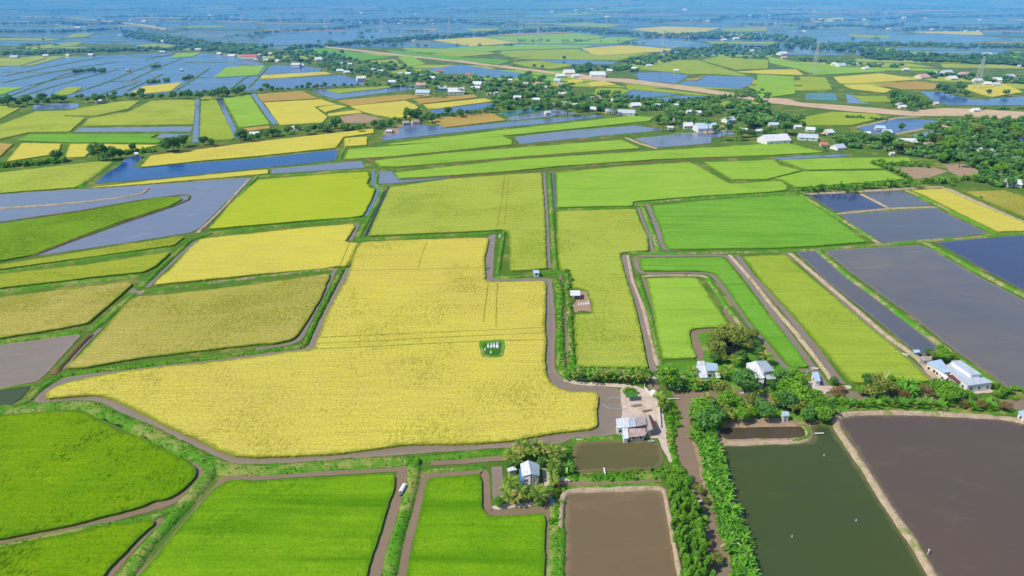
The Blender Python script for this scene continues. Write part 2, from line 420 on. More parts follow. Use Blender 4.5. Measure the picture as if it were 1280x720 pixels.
# ---- water -------------------------------------------------------------------
water('canal_water', 'wide brown ditch winding all round the largest yellow rice field',
 '39,504 65,472 97,469 150,463 217,454 262,449 320,442 355,438 385,436 392,417 405,390 420,362 430,340 437,333 470,330 600,335 607,318 611,294 620,292.5 617,320 616,349 640,348.5 681,347.5 690,349 691,365 693,385 694,422 693,457 696,467 710,476 722,482 776,485 777,535 775,542 740,548 712,547 700,556 640,559 545,565 482,570 395,576 336,580 293,580 275,573 244,558 196,534 153,517 140,508 120,501', 'mudgrey', r=3)
water('canal_water', 'brown canal along lower edge of mossy green rice field', '-60,668 0,668 92,650 140,640 177,630 189,620 228,610 240,598 243,585 232,572 240,571 252,579 254,590 250,606 238,621 214,631 183,640.6 144,651 92,663 46,671 0,680 -60,694', 'mud')
strip('canal_water', 'thin dark ditch under upper right edge of mossy green rice field', 'canal', '60,510.5 98,509 135,525 183,546 238,572 252,580', 1.3, 'darkP')
strip('canal_water', 'narrow brown canal with a rounded blind end', 'canal', '203,648 192,659 171,679 134.5,721 110,750', 2.0, 'mud')
strip('canal_water', 'narrow brown canal round left and top sides of deep green rice field', 'canal', '504,586 480,588 402,592 320,598 288,595 275,603 226,660 196,697 171,721 148,750', 1.9, 'mud')
strip('canal_water', 'straight brown canal right of the deep green rice field', 'canal', '507,583 503,598 494,624 482,660 470,700 458,745', 4.4, 'mud')
strip('canal_water', 'brown canal bending round the palm plot to lower right deep green field', 'canal', '499,750 509,680 520,645 528,607 534,593.5 570,591.5 601,588.5 606.5,591 607,615 609,636 616,641.5 640,640.5 680,637.5 690,632 694,618', 2.6, 'mud')
strip('canal_water', 'brown ditch right of the lower right deep green field', 'canal', '689,630 686,650 685.5,690 682,750', 2.2, 'mud')
strip('canal_water', 'grey brown ditch at right and bottom of straw coloured field', 'canal', '421,334 416,343 404,368 390,395 375,424 363,430 320,436.5', 2.2, 'mudgrey')
strip('canal_water', 'grey ditch on left slope of wing shaped yellow field', 'canal', '265,289.5 247,298 207,335 191,351 184,359', 2.6, 'mudgrey')
water('canal_water', 'small grey water pocket beside the green bund corner', '160,365 168,359.5 173,364 180,368 170,369.5', 'mudgrey', r=1)
strip('canal_water', 'grey blue ditch right of yellow green field with a tree stain', 'canal', '467,213 466,230 474,237 467,252 457,270', 2.2, 'greyblue')
strip('canal_water', 'short grey water slot beside yellow field tip', 'canal', '447,280 437.5,301', 2.8, 'mudgrey')
strip('canal_water', 'thin dark ditch left of the large olive yellow field', 'canal', '486,233 472,262 457,295', 1.4, 'darkP')
strip('canal_water', 'straight purple brown ditch between olive field and green bund', 'canal', '680,215.5 683,268 686,335', 2.1, 'mudgrey')
strip('canal_water', 'thin slate ditch at left edge of pale yellow green field', 'canal', '691,214 694,261', 1.6, 'slate')
strip('canal_water', 'long straight brown canal right of olive rice field by the sandy bund', 'canal', '778,316 787,348 801,390 810,430 817,464', 2.9, 'mudgrey')
strip('canal_water', 'grey ditch slanting down between olive field and weedy bund', 'canal', '798,260 803,275 812,296 816,315', 1.9, 'mudgrey')
strip('canal_water', 'grey ditch hugging left end of fresh green field', 'canal', '810,256 819,277 826,300 831,312 850,313', 2.9, 'mudgrey')
strip('canal_water', 'slate ditch curving round the L shaped green field from its left', 'canal', '794,321 797,336 804,342 860,340.5 888,342 897,350 916,376 936,404 960,433 980,458 992,463.5 1017,463', 2.3, 'mudgrey')
strip('canal_water', 'straight slate ditch on right flank of L shaped green field', 'canal', '800,320 905,319 912,323 935,351 962,387 985,417 1006,445 1022,468 1033,482', 2.8, 'mudgrey')
strip('canal_water', 'small brown ditch left of inner green plot', 'canal', '804,347 812,372 821.5,408', 1.7, 'mud')
strip('canal_water', 'short brown ditch on right of inner green plot', 'canal', '905,387 918,408', 1.7, 'mud')
water('canal_water', 'brown dead end ditch beside tree garden pond', '861,412 891,410 895,413 871,416 875,430 880,440 879,450 870,450 866,427', 'mud', r=1)
strip('canal_water', 'straight brown canal left of broad yellow green strip field', 'canal', '921,319 940,345 962,367 991,400 1023,441 1052,480', 3.0, 'mudgrey')
strip('canal_water', 'dark ditch right of broad yellow green strip field', 'canal', '984,315.5 1020,347 1060,383 1110,427 1150,461 1168,479', 1.9, 'mudgrey')
water('pond_water', 'long narrow slate pond between two earth bunds', '995,315 1020,313 1060,349 1085,366 1125,396 1172,433 1172,440 1150,445 1140,437 1110,412 1080,388 1031,349', 'slate')
water('pond_water', 'large weed streaked slate pond right of narrow slate pond', '1030,313 1150,306 1165,312 1230,349 1280,375 1360,415 1360,505 1280,489 1260,485 1235,466 1205,447 1185,432 1135,392 1090,360 1065,342', 'weedy')
water('pond_water', 'dark blue pond beyond the diagonal grassy bund', '1170,303 1235,297 1280,293.5 1380,285 1400,420 1280,363 1237,341', 'navy')
water('pond_water', 'wide slate pond under the ripe yellow strip', '1050,268 1130,263 1172,260 1180,265 1235,291.5 1170,299 1100,304 1085,295', 'slate')
water('pond_water', 'dark slate pond at corner beside fresh green field', '1010,243.5 1072,241 1110,260 1045,265', 'navy')
water('pond_water', 'small slate pond left of ripe yellow strip', '1077,240 1125,237.5 1165,256 1112,260', 'slate')
water('pond_water', 'dark brown pond filling lower right corner inside sandy bund', '1046,524 1056,519.5 1104,518 1196,521 1251,523.5 1281,530 1380,545 1400,790 1205,790 1171,720 1122,644 1086,587 1061,546', 'darkbrown', r=4)
water('pond_water', 'olive green pond left of the diagonal sandy bund', '899,556.5 951,555 1012,552.6 1020,546 1012,533.6 1024.5,530.6 1037,532 1061,566 1098,622 1134.5,677 1159,718.5 1185,765 955,765 942,720 933,683 920.6,637.5 908,592', 'oliveP')
water('pond_water', 'small brown pond framed by bare tan earth', '899,535 1003,533 1009,543 1006,546 905,549.5', 'inset', r=2)
water('pond_water', 'square light brown pond at bottom centre in sandy frame', '706,617 712,614.5 822,612.5 829,615 837,652 842,685 850,720 860,765 708,765 707,720', 'brownpond', r=3)
water('pond_water', 'olive brown pond below the patched farm sheds', '715,585 714,570 720,552.5 780,550.5 825,552 827.5,565 831,581 815,587.5 720,591', 'oliveB', r=4)
water('canal_water', 'broad brown creek turning down past the banana grove', '836,488 893,488 892,495 870,505 863,520 864,540 870,556 873,575 876,600 880,622 892,640 897,662 914,690 935,765 893,765 885,700 880,650 870,622 857,600 849,585 845,565 846.5,540 849,520 846,500', 'mud', r=3)
strip('canal_water', 'brown creek behind tree rows running to the right edge', 'canal', '888,491 950,497.5 1010,501 1060,497 1110,492 1180,503 1300,507', 7, 'mud')
water('canal_water', 'small brown basin beside the round tree and pale wall', '807,474 821,474 825,487 813,488', 'mud', r=1)
strip('canal_water', 'short brown ditch below olive brown pond', 'canal', '694,602 740,602.5 826,599', 3.0, 'mud')
strip('canal_water', 'brown ditch above palm plot along yellow field bund', 'canal', '538,579 580,577 640,571', 2.4, 'mud')
strip('canal_water', 'small brown pool at left of palm plot', 'canal', '621,583 622,605 623,624', 3.2, 'mudgrey')
strip('canal_water', 'thin brown ditch inside green bank left of olive field', 'canal', '700,343 703,372 706,400 708,432 710,452', 1.5, 'mud')
strip('canal_water', 'thin brown ditch under olive field beside banana row', 'canal', '735,461 790,463 806,461', 1.6, 'mud')
water('pond_water', 'dark shaded pond inside the tree garden', '901,422 913,420 930,440 938,449 930,452 908,444', 'darkP', r=2)
water('pond_water', 'grey brown pond at left edge', '-60,440 0,431 97,418 101,420 82,440 60,465 45,477.5 0,484.5 -60,494', 'mudgrey', r=2)
water('pond_water', 'dark olive pond below grey brown pond at left edge', '-60,500 0,485.8 41,480.5 27,497.5 7,510 0,512.5 -60,522', 'oliveP')
strip('canal_water', 'grey ditch between brown mud bund and straw field', 'canal', '127,410 124,412 105,431 78,462', 1.7, 'mudgrey')
water('paddy_water', 'large lavender flooded paddy wrapped round the green tongue field', '-60,249 0,242.5 107,236 185,231 312,222 310,227 282,253 250,285 237,291 140,306 30,322 0,327 -60,338', 'purple', r=3)
water('paddy_water', 'long deep blue flooded strip at upper left', '117,229 135,215 150,206 157,197 175,193 178,196 166,209 200,207 320,198 422,187 420,200 320,210.5 190,224', 'blue', r=3)
water('paddy_water', 'lavender grey flooded strip beside deep blue strip', '340,211 452,201 456,210 339,217', 'purple')
water('paddy_water', 'blue flooded corner left of narrow green band', '471,215 490,214 498,224 562,219.5 566,222 495,229 472,230', 'purple')
water('canal_water', 'long lavender channel running above green bands', '478,169 554,161 631,153 700,147 750,143 752,146 700,152.5 640,158 560,166.5 478,176', 'greyblue')
water('paddy_water', 'lavender flooded paddy between two pale green bands', '643.5,171 690,165.5 714,163 795,157 836,162.5 770.6,168 650,180', 'purple')
water('paddy_water', 'dull purple paddy below big white warehouse', '792,173.5 850,167 910,162.5 921,167 890,173 888,179 822,184.5', 'purple')
water('paddy_water', 'grey flooded strip left of small white hut', '966,197.5 1050,192.5 1066,195 972,199.5', 'greyblue')
water('pond_water', 'turquoise pond under the village trees', '622,142 684,131.5 691,135.5 634,146', 'teal')
water('paddy_water', 'lavender paddy beside the village hut pond', '634,147 697,136 722,142 640,151', 'purple')
water('pond_water', 'grey pool around fishing huts among trees', '497,160 515,153 540,158 560,156.5 552,161 500,167', 'greyblue')
water('paddy_water', 'long lavender strip below gold fields at left', '92,165 100,160 240,158 239,164.5', 'purple')
water('paddy_water', 'small lavender paddy next to green strip at left', '195,172.5 202,167 239,167.5 220,172.5', 'purple')
water('paddy_water', 'violet paddy below the left tree row', '40,138 42,131 100,129 97,135.5', 'greyblue')
strip('canal_water', 'pale straight canal dividing gold fields at left', 'canal', '246.5,123 244.5,178', 5, 'greyblue')
strip('canal_water', 'grey straight canal between two yellow green plots', 'canal', '273,121 296,172', 5, 'greyblue')
strip('canal_water', 'grey straight canal left of orange stubble plot', 'canal', '316,117 344,155', 6, 'greyblue')
water('pond_water', 'blue pond at right among village trees', '1070,159.5 1120,147.5 1175,151 1175,156 1125,166 1095,168', 'midblue')
water('pond_water', 'small blue pond under the long white roof', '1135,170 1172,160.5 1192,164 1170,171', 'greyblue')
water('pond_water', 'blue pond at far right edge', '1240,160 1290,170 1310,178 1270,176', 'midblue')
water('pond_water', 'wide blue pond at right beyond the sandy road', '1150,114 1175,115 1220,125 1300,119 1310,132 1185,131.5 1165,125', 'midblue')
water('pond_water', 'teal pond beside sandy road', '1007,116.5 1045,116.5 1047,126 1007,124.5', 'teal')
water('pond_water', 'violet pond right of teal pond', '1057,117.5 1068,119 1087,130 1060,129', 'greyblue')
water('paddy_water', 'blue flooded field above sandy road in the middle', '792,91 830,90 862,94 845,104.5 800,100.5', 'midblue')
water('paddy_water', 'blue flooded field under tree row and pale green plot', '845,105 885,94.5 942,96 940,105 925,111 865,107.5', 'midblue')
water('paddy_water', 'blue triangular paddy below sandy road', '782,112 850,117.5 830,120 790,124.5 775,120', 'midblue')
water('paddy_water', 'blue strip below sandy road by low hedge', '800,124.5 860,119 888,119.5 880,123.5 830,127', 'midblue')
water('paddy_water', 'blue flooded fields with red huts beside sandy road', '531.5,87 576,80.6 604,85 650,91 662,92 655,97 604,97 590,91 560,93', 'midblue')
water('paddy_water', 'dark blue strip in the far green fields', '672,75.5 702,73.3 772,77.5 765,80.5 715,80.5', 'midblue')
water('paddy_water', 'violet flooded plots beyond the far green fields', '782,52.5 830,47.5 875,54 840,60.5', 'greyblue')
water('paddy_water', 'blue pond with white house on its bank', '330,92.5 338,81.5 374,80.6 403,87 400,90 360,92', 'midblue')
water('paddy_water', 'long blue paddy above tall hedge', '312,111 324,99.5 427,94 453,101 455,105.5 369,110.5', 'midblue')
water('paddy_water', 'bent lavender paddy between gold fields', '389,114 403,111.5 420,116 489,108 520,105.5 522,111 418.5,124', 'greyblue')
water('paddy_water', 'blue strip paddy left of low hedge', '537,138 555.6,134.3 619,128 619,133 566,141 545,143', 'midblue')
water('paddy_water', 'vast blue flooded paddies at upper left', '-80,124 0,123 45,122 100,121 160,119 220,117 275,114 322,113 334,92 331,82 320,76 262,66 200,66 120,70 60,73 0,84 -80,92', 'farwater', r=6)
water('paddy_water', 'blue flooded belt in the far middle', '320,58 420,54 460,60 520,50 536,48 480,40 400,38 330,46', 'farwater', r=10)
water('paddy_water', 'curved blue lagoon right of far village', '980,46 1055,45.5 1185,42.5 1260,47.5 1210,54.5 1060,53 1022,55', 'farwater', r=10)
water('paddy_water', 'pale blue lagoon beside pylon', '982,61.5 1017,56.5 1024,61 1012,69', 'greyblue', r=10)

# ---- rice ---------------------------------------------------------------------
rice('mossy dark green rice field with lodged dark patches at lower left', '-60,525 0,519 98,511.5 110,515.5 137.5,532 183,550 232,575 246,585.6 242,597.5 228,613 211,622.5 189.5,625.5 177,633 140.6,642 92,655.5 0,673 -60,684', 'mossy', h=.9)
rice('green rice field in lower left corner below a canal', '-60,697 0,683.5 46,674.5 92,665 143.6,654.5 189.5,649 194,653 183,662 159,686.5 134.5,711 122,728 100,752 -60,770', 'mossy', h=.8)
rice('large deep green rice field at bottom left of the straight canal', '155,745 174,720 199,689 232,650 269,608.5 286,600.5 320,601 390,597 475,592 491,591.5 494.5,599 491,613 480,647 470,680 460,715 451,750 150,765', 'deep', h=.8)
rice('deep green rice field with a notch around the palm plot', '536,597 600,592.5 602,605 602.5,634 608,643 620,646 650,644 680,642 681,650 680.5,720 679,760 498,760 507,720 525,640 532,607.5', 'deep', h=.8)
rice('largest ripe yellow rice field wrapped by the brown ditch', '55,498 57.5,490 75,480 105,472.5 175,461 245,454 320,446 357,440 392,437 400,415 406,397 420,370 432,350 437,338 441,318 452,302.5 495,300 611,296.5 609,310 606,322 606.5,349 612,352 640,351.5 681,350.5 683,358 682,377 681,407 683,427 681,447 682,465 688,477 702,487 716,489.5 744,489.5 748.5,497 746.5,512 747.5,533 738,536.5 695,540.5 646,549.5 600,554 545,554.5 515,554.5 495,557 420,567 390,568 321,571.5 293,569.5 269,561 244.5,548 208,531.5 180,517 150,502.5 130,495 112,493.5 87,495', 'ripe2', h=.9)
rice('wing shaped ripe yellow field above straw coloured field', '195,350.5 212,337 235,312 250,298.5 265,296.5 320,291 382,284 441,279.5 444,282.5 439,291 433,300 436,302.5 449,303 440,320 433,333 425,332.5 405,335.5 320,343 240,351 192,356', 'ripe', h=.9)
rice('straw coloured lodged rice field at left', '80,460 105,438 127,415 140,399 162,374 172,370 215,367 320,354.5 370,347.5 407,342 413,342 402,370 386,397 373,417 364,424 342,429 320,430 240,439 175,447 100,460', 'dry', h=.9)
rice('pale yellow green field with a dark tree shaped stain', '260,286 287,255 322,224.5 420,216.5 460,214.5 462,220 459,229 463,235 469,236 464,250 454,269 440,271.5 370,276.5 320,281', 'limeY', h=.9)
rice('large olive yellow field stretching to the straight purple ditch', '487,234 560,223.5 640,217.5 677,215.5 680,250 682,290 683.5,335 660,337.5 637,338.5 636.5,290 629,286.5 615,288 460,294.5', 'olive', h=.9)
rice('pale yellow green field right of straight purple ditch', '695,215.5 780,207.5 862,202.5 870,206 910,228 917,229.5 962,226.5 976,226 985,232.5 983,237.5 960,240 875,245 800,251 792,252 791,257 696,259', 'limeg', h=.8)
rice('small pale green field tucked in the upper right corner of a ditch', '880,202.5 968,199.5 975,206 1002,213 960,223.5 915,224.5', 'limeg', h=.8)
rice('thin pale green plot above tree lined corner', '973,199.5 1048,197 1135,196.5 1140,201 1090,205 1105,210.5 1008,212', 'limeg', h=.8)
rice('pale green plot left of bare grey brown plot', '1004,214 1108,213 1132,223.5 1035,231.5 995,234 977,224 968,222.5', 'limeg', h=.8)
rice('olive rice field beside the long straight brown canal with a tomb plot', '696,265 703,263 795,261 800,275 809,295 811,313 777,315.5 775.5,321 783,349 791,372 799,405 806,440 811,459.5 722,458.5 720,445 718,415 718,393 741,391.5 740,380 733,363 715,358.5 713,340 700,336.5 697,320', 'olive', h=.9)
rice('bright fresh green field with faint furrow lines', '815,257 880,250.5 960,245 995,243.5 1005,247.5 1040,270.5 1084,302 1022,307 960,310 836,311.5 830,305 826,285 818,268', 'green', h=.7)
rice('L shaped bright green rice field', '801,322.5 902,321 908,325 922,342 937,361 959,391 996,436 1001,446 1010,455 1009,458.5 988,458.5 981,452 961,427 941,407 923,382 906,356 896,344 889,340 880,338.5 803,338 800,332', 'green', h=.7)
rice('yellow green inner plot enclosed by L shaped field', '808,347.5 868,346.5 874,350 890,375 912,407 866,410.5 861,415 865,432 871,447 828,448.5 826,440 820,412 813,372', 'limeg', h=.8)
rice('broad yellow green strip field left of narrow slate pond', '928,320.5 960,318.5 982,318.5 995,330 1016,348.5 1035,364 1085,406 1134,447 1164,475.5 1135,478.5 1080,478.5 1063,477 1038,447 1018,425 997,400 962,362 950,349 938,332', 'lime', h=.8)
rice('ripe yellow strip field at right between ponds and sandy path', '1138,237.5 1180,235.5 1225,256 1280,278 1305,287 1280,288.5 1247,289.5 1196,265 1157,245', 'ripe', h=.8)
rice('ripe field with one small round tree at right edge', '1206,239.5 1255,237.5 1280,245.5 1340,262 1340,296 1280,270.5', 'dry', h=.8)
rice('dry olive field above grey brown pond', '-60,381 0,371 75,362 160,351.5 165,355 142,376 108,404 70,411 0,422 -60,433', 'dry', h=.9)
rice('ripe lodged field between two grassy bunds at left edge', '-60,349 0,342 107,330.5 210,314.5 212,316.5 195,332 180,339.5 125,345 87,350 0,359.5 -60,369', 'oliveG', h=.9)
rice('thin ripe strip under lavender flooded paddy', '-60,339 0,330.5 100,315 220,296 231,295.5 217,306 125,319 0,336 -60,346', 'oliveG', h=.8)
rice('tongue shaped green field inside lavender flooded paddy', '-60,289 0,279.5 100,264.5 200,246.5 226,245.5 228,249 212,257 150,277 87,300 40,318.5 0,325.5 -60,336', 'mossyL', h=.8)
rice('thin yellow strip between lavender and blue water', '107,235 190,225.5 320,212.5 335,211.5 335,216.5 320,218 190,229 115,234.5', 'ripe')
rice('large ripe field above deep blue flooded strip', '175,209 187,194.5 320,177 395,168.5 467,160.5 468,166 430,171 425,178 420,184.5 320,195 250,201', 'ripe')
rice('small ripe block at right end of blue strip', '430,172.5 459,170.5 459,181 430,183', 'ripe')
rice('ripe field left of the small stilted hut', '-60,223 0,215.5 140,199.5 141,202 95,234 0,241 -60,246', 'olive')
rice('pinkish bare stubble corner at left edge', '-40,178 17,179.5 0,195.5 -40,200', 'stub')
rice('ripe block left of tree clump at left', '27,178.5 77,179.5 72,192 7,202', 'ripe')
rice('ripe strip behind tree clump at left', '87,179.5 200,181 162,189 110,191 107,196 81,197', 'ripe')
rice('bright green strip at left under gold fields', '20,175.5 37,167.5 197,167.5 188,172 202,175.5 198,178.5 90,178', 'green')
rice('wide gold field at left below violet paddy', '-60,160 0,156 45,139 80,138.5 95,136.5 80,145 107,146.5 87,164 37,165 0,173.5 -60,178', 'olive')
rice('gold wedge at left edge under tree row', '-60,136 0,132.5 29,132.5 0,148.5 -60,157', 'olive')
rice('pale gold plot right of violet paddy', '82,144 96,135.5 150,126.5 175,125.5 160,136 120,144.5', 'olive')
rice('gold field left of pale straight canal', '192,124.5 244,124.5 242,155 103,157 112,147.5 160,140', 'olive')
rice('tall yellow green plot right of pale straight canal', '252,121.5 269,121.5 293,171 291,174 249.5,175', 'lime')
rice('bright yellow green plot left of grey straight canal', '278,120.5 312,118.5 337,155 306,158.5 299,158.5', 'limeg')
rice('gold sliver beside pale roofed hut', '303,160 337,156.5 338,160 310,164', 'stub')
rice('orange stubble plot right of grey straight canal', '321,117.5 377,113.5 398,123 328,127', 'stub')
rice('gold field with two short furrows', '330,128 401,124 420,130 393,133.5 409,146 403,153 350,156', 'ripe')
rice('small gold rectangle inside green borders', '398,134 418.5,130.5 434,133 406.5,140', 'ripe')
rice('thin gold strip above vegetable beds', '410,142 446,137 453,141 412,145', 'ripe')
rice('pale gold band below bent lavender paddy', '422,125.5 504.5,118 545,118.5 510,124 440,132', 'stub')
rice('wide gold field above tree belt in the middle', '438,132.5 506,125.5 519,131 528,138 512,146.5 491,147 455,139.5', 'ripe')
rice('upper pale gold band near the sheds', '516.5,123.5 592,118 597,121.5 527,129.5', 'stub')
rice('lower gold band near the sheds', '529,130.5 605.5,123 618,126 549,135.5 536,135.5', 'ripe')
rice('tan stubble field above lavender channel', '535,150.5 552,146.5 612,140.5 633,150 557,159 549,155', 'stub')
rice('thin gold strip above long blue paddy', '325,98.5 328,93.8 406.5,89.5 415,92.6 370,96', 'ripe')
rice('pale yellow plot above bent lavender paddy', '406.5,112 489,107.5 513,106.3 425,116.5', 'lime')
rice('first pale green band under lavender channel', '482,180 560,170.5 640,161 700,154.5 790,144.5 818,146.5 812,151 715,161 640,168.5 560,177 490,181', 'limeg')
rice('second pale green band above lavender grey strip', '430,197.5 435,186.5 480,183 560,176.5 628,170 640,175 640,180.5 495,195 431,199', 'limeg')
rice('third pale green band across the middle', '467,200.5 565,190.5 640,185 777,174.5 801,185 720,190.5 640,196.5 500,208 476,208', 'limeg')
rice('long fourth pale green band reaching village trees', '640,199.5 820,188 902,183.5 983,177.5 1007,184.5 1031,190 968,193.5 820,199 700,207.5 640,213.5 565,219 498,223 493,215.5', 'limeg')
rice('yellow green field at right under the sandy road', '1000,147.5 1040,139.5 1095,142 1105,147 1065,156 1007,156.5', 'lime')
rice('small bright field below sandy road by palms', '745,110.5 772,110 790,113 775,119 742,119', 'lime')
rice('gold triangle under sandy road beside houses', '735,103 755,101 772,106 740,108', 'ripe')
rice('small gold plot below the sandy road', '709,100 726,98.5 730,102 712,105', 'ripe')
rice('yellow belt along lower side of sandy road', '782,106.5 800,108 862,115.5 905,121 880,119 850,116.5 785,111', 'lime')
rice('pale strip under hedge below sandy road', '868,130.5 915,126 955,128 935,133 900,134.5', 'lime')
FAR = [
 ('gold west block on top of far green plain', '541,50 600,46.2 650,53.6 590,57.6', 'ripe'),
 ('green block on top of far green plain', '604,46 720,41 758,46 700,54.6 655,53.6', 'limeg'),
 ('pale slip at top right of far green plain', '704,54.8 765,46.4 800,47 772,54.4', 'limeg'),
 ('long light green strip through far plain', '500,64 590,58.2 660,55.6 745,56.4 730,59.8 640,62.2 560,66.4', 'limeg'),
 ('olive strip right of gold rectangle in far plain', '628,63.4 722,60.8 742,69.2 640,71.2 624,66.6', 'lime'),
 ('thin gold strip on rim of far plain', '604,45 640,42 720,39.4 712,40.8 650,43.8', 'stub'),
 ('short green strip near sandy road in far plain', '545,73.4 600,73 636,75 620,78', 'limeg'),
 ('dull green meadow left of sandy road', '357,62.5 412,60 490,72 455,75 425,70', 'green'),
 ('gold rectangle in far green plain', '540,67 610,64 620,67 565,72', 'lime'),
 ('pale gold strip at foot of far plain', '640,72.5 670,70.5 730,67 815,66.5 775,75 675,74', 'lime'),
 ('rounded gold plot in far plain', '727,60.5 780,56.5 840,60.8 837,64 745,69', 'ripe'),
 ('yellow green plot near sandy road bend', '640,78 670,75.5 720,81.5 690,86 655,82', 'lime'),
 ('green wedge above sandy road', '482,62 500,64 570,71 640,76 625,80 560,73.5 500,68', 'green'),
 ('bright green triangle by far tree belt', '497,71 515,70 532,80 512,83', 'limeg'),
 ('yellow belt under far tree belt', '795,85.5 847,75.5 872,75 935,95 900,92.5 865,92', 'lime'),
 ('bright rounded plot at right middle', '877,75 905,69.5 920,72.5 960,75 960,85.5 922,87', 'lime'),
 ('pale yellow wedge right of rounded plot', '920,89.5 960,87 995,86.5 1005,93.5 960,92', 'ripe'),
 ('long green plot beside pylon', '960,70.5 1010,80 1100,86.5 1110,89 1020,93.5 997,85.5 962,78', 'limeg'),
 ('small tan plot between two blue fields', '857,99.5 882,94.5 871,100.5', 'stub'),
 ('green block left of teal pond', '947,93 992,95.5 994,117 960,121.5 945,119.5', 'limeg'),
 ('gold block above teal pond', '999,95.5 1032,96.5 1040,112 1005,112', 'lime'),
 ('gold sheet right of narrow slot', '1042,96 1100,91.5 1152,99 1085,103.5 1050,104', 'ripe'),
 ('tan sheet under gold sheet', '1095,104.5 1145,101.5 1175,104.5 1168,111.5 1130,111.5', 'stub'),
 ('thin gold bar above round grove', '1055,106.5 1085,105.5 1115,112 1107,115.5 1065,110.5', 'ripe'),
 ('striped green plot beside round grove', '1067,119.5 1107,120.5 1115,127 1079,127', 'lime'),
 ('gold plot around the right pylon', '1195,106.5 1255,104.5 1279,115 1242,120.5 1225,117', 'ripe'),
 ('gold plot under left tree row', '157,118.5 180,107.5 228,102.5 213,114 160,118.8', 'ripe'),
 ('green plot left in flooded paddies', '60,121 85,108.5 104,108.5 90,117 66,121.5', 'lime'),
 ('green wedge at left edge of flooded paddies', '-30,110 0,109 30,108.5 0,118.5 -30,121', 'limeg'),
 ('green plot above the blue pond', '267,97 283,84 331,81.5 319,93.5', 'limeg'),
 ('small green plot in upper flooded paddies', '212,72.5 220,66.5 252,65.5 240,70.5', 'limeg'),
 ('dull gold plots at far left edge', '-40,78 0,72.5 40,71 60,71.5 25,82 0,82', 'olive'),
 ('pale green wedge at far left', '25,83.5 62,72 82,70.5 40,82', 'lime'),
 ('far pale green strip left', '30,60 70,54 105,52 95,57 40,62', 'lime'),
 ('far green wedge beyond left tree belt', '80,47.5 92,42 120,41 105,46.5', 'lime'),
 ('far tan green plots by left village', '170,57 185,54.5 220,56 215,60', 'lime'),
 ('far gold plot at right lagoon', '1060,42.5 1110,44.5 1115,47.5 1065,46', 'lime'),
 ('far gold strip beyond lagoon', '1140,39.5 1225,39 1230,43.5 1165,41.5', 'ripe'),
 ('far gold strip below the belt at right', '1125,66 1165,65 1175,68 1130,70', 'lime'),
 ('far green strip at right edge', '1210,68 1290,65 1290,72 1230,72', 'limeg'),
 ('far green meadow among right belts', '1080,61 1120,60 1122,64 1085,65', 'limeg'),
 ('far gold plots beyond the middle tree belt', '790,36 830,33 900,35 880,40 830,42', 'ripe'),
 ('far pale strip beyond the middle belt', '690,31 730,28 780,31 760,34', 'lime'),
 ('far green plot middle right', '900,36 960,34 958,39 910,40', 'lime'),
 ('far gold strip at distant right', '1005,24 1050,22 1060,26 1020,28', 'ripe'),
 ('far pale strip at distant middle', '690,18 735,15 760,17 720,19', 'lime'),
 ('far pale plot at distant centre', '580,36 625,35 620,38.5 595,39', 'lime'),
 ('far tan bar at distant centre', '505,36 550,35.5 545,38', 'stub'),
 ('yellow ochre plot beside village pond at left', '458,76 495,74 499,80 470,82', 'lime'),
 ('green plot left of village blue pond', '298,82.5 331,82 322,94 300,95', 'limeg'),
]
for lb, pts, mt in FAR: rice('distant ' + lb if not lb.startswith('far') else lb, pts, mt)

# tracks worn through the crop
def track(label, pts, w=.8): strip('field_path', label, 'field track', pts, w, 'track', z=.955, amp=.15)
track('upper of the trampled lines crossing the largest yellow field', '398,421.5 470,418.5 560,414.5 640,411 681,409', .6)
track('middle of the trampled lines crossing the largest yellow field', '394,429 470,426 560,421 640,417.5 681,416', .6)
track('lowest of the trampled lines crossing the largest yellow field', '391,436 460,433.5 540,429 600,426.5 683,424', .7)
track('faint vertical trampled line near notch of largest yellow field', '622,353.5 620.5,380 620,408', .6)
track('second faint vertical trampled line near notch', '610,354 607,380 604,402', .5)
track('faint level line in top part of largest yellow field', '440,338 495,337 560,335.5 606,334', .5)
track('broken vertical line in top part of largest yellow field', '534,301 527,320 523,334', .5)
track('left of two tracks between wing field and largest field', '437,303 429,322 425,331.5', .6)
track('right of two tracks between wing field and largest field', '449,304 440,322 435,332', .6)
track('dark furrow down the right part of large olive field', '631,219 627,250 621,284', .9)
track('second dark furrow down the right part of large olive field', '636,219 633,250 631,280', .8)
strip('field_path', 'green furrow line across bright fresh green field', 'field track', '828,289 900,286.5 960,282.5 1042,277.5', 2.2, 'green', z=.775)
# ------------------------------------------------------------------ bunds and bare earth
bund('wide bright green bund between mossy green field and largest yellow field', '-40,513 30,510 70,506 107,505 147,522 183,537 226,559 263,577', 6.0, 'gbund', .9, 1.2)
bund('wide green bund with dry tips under largest yellow field', '258,574 285,586 330,586 390,582 420,579 480,576 517,574', 5.5, 'gbund', .9, 1.2)
bund('green bund above the palm plot and creek ditch', '513,574 560,570 640,562.5 690,561 704,556', 3.4, 'gbund', .8, 1.0)
bund('thick green bund running down left beside the blind ended canal', '268,579 257,598 238,620 214,649 183,682 156,721 128,760', 4.6, 'gbund', .9, 1.2)
bund('tall grassy bund between two deep green fields', '518,578 516,602 506,640 493,685 486,721 478,760', 4.2, 'gbund', .9, 1.6)
bund('thin green bund round the top of lower right deep green field', '533,588 560,586.5 604,584', 2.2, 'gbund', .6, .8)
bund('green bund right of lower right deep green field', '697,625 696,660 694,700 692,750', 4.2, 'gbund', .8, 1.6)
bund('green bund at upper edge of corner field by a canal', '-40,692 0,683 46,673 92,663 143,653 189,647 204,641 225,632 240,621', 2.0, 'gbund', .6, .9)
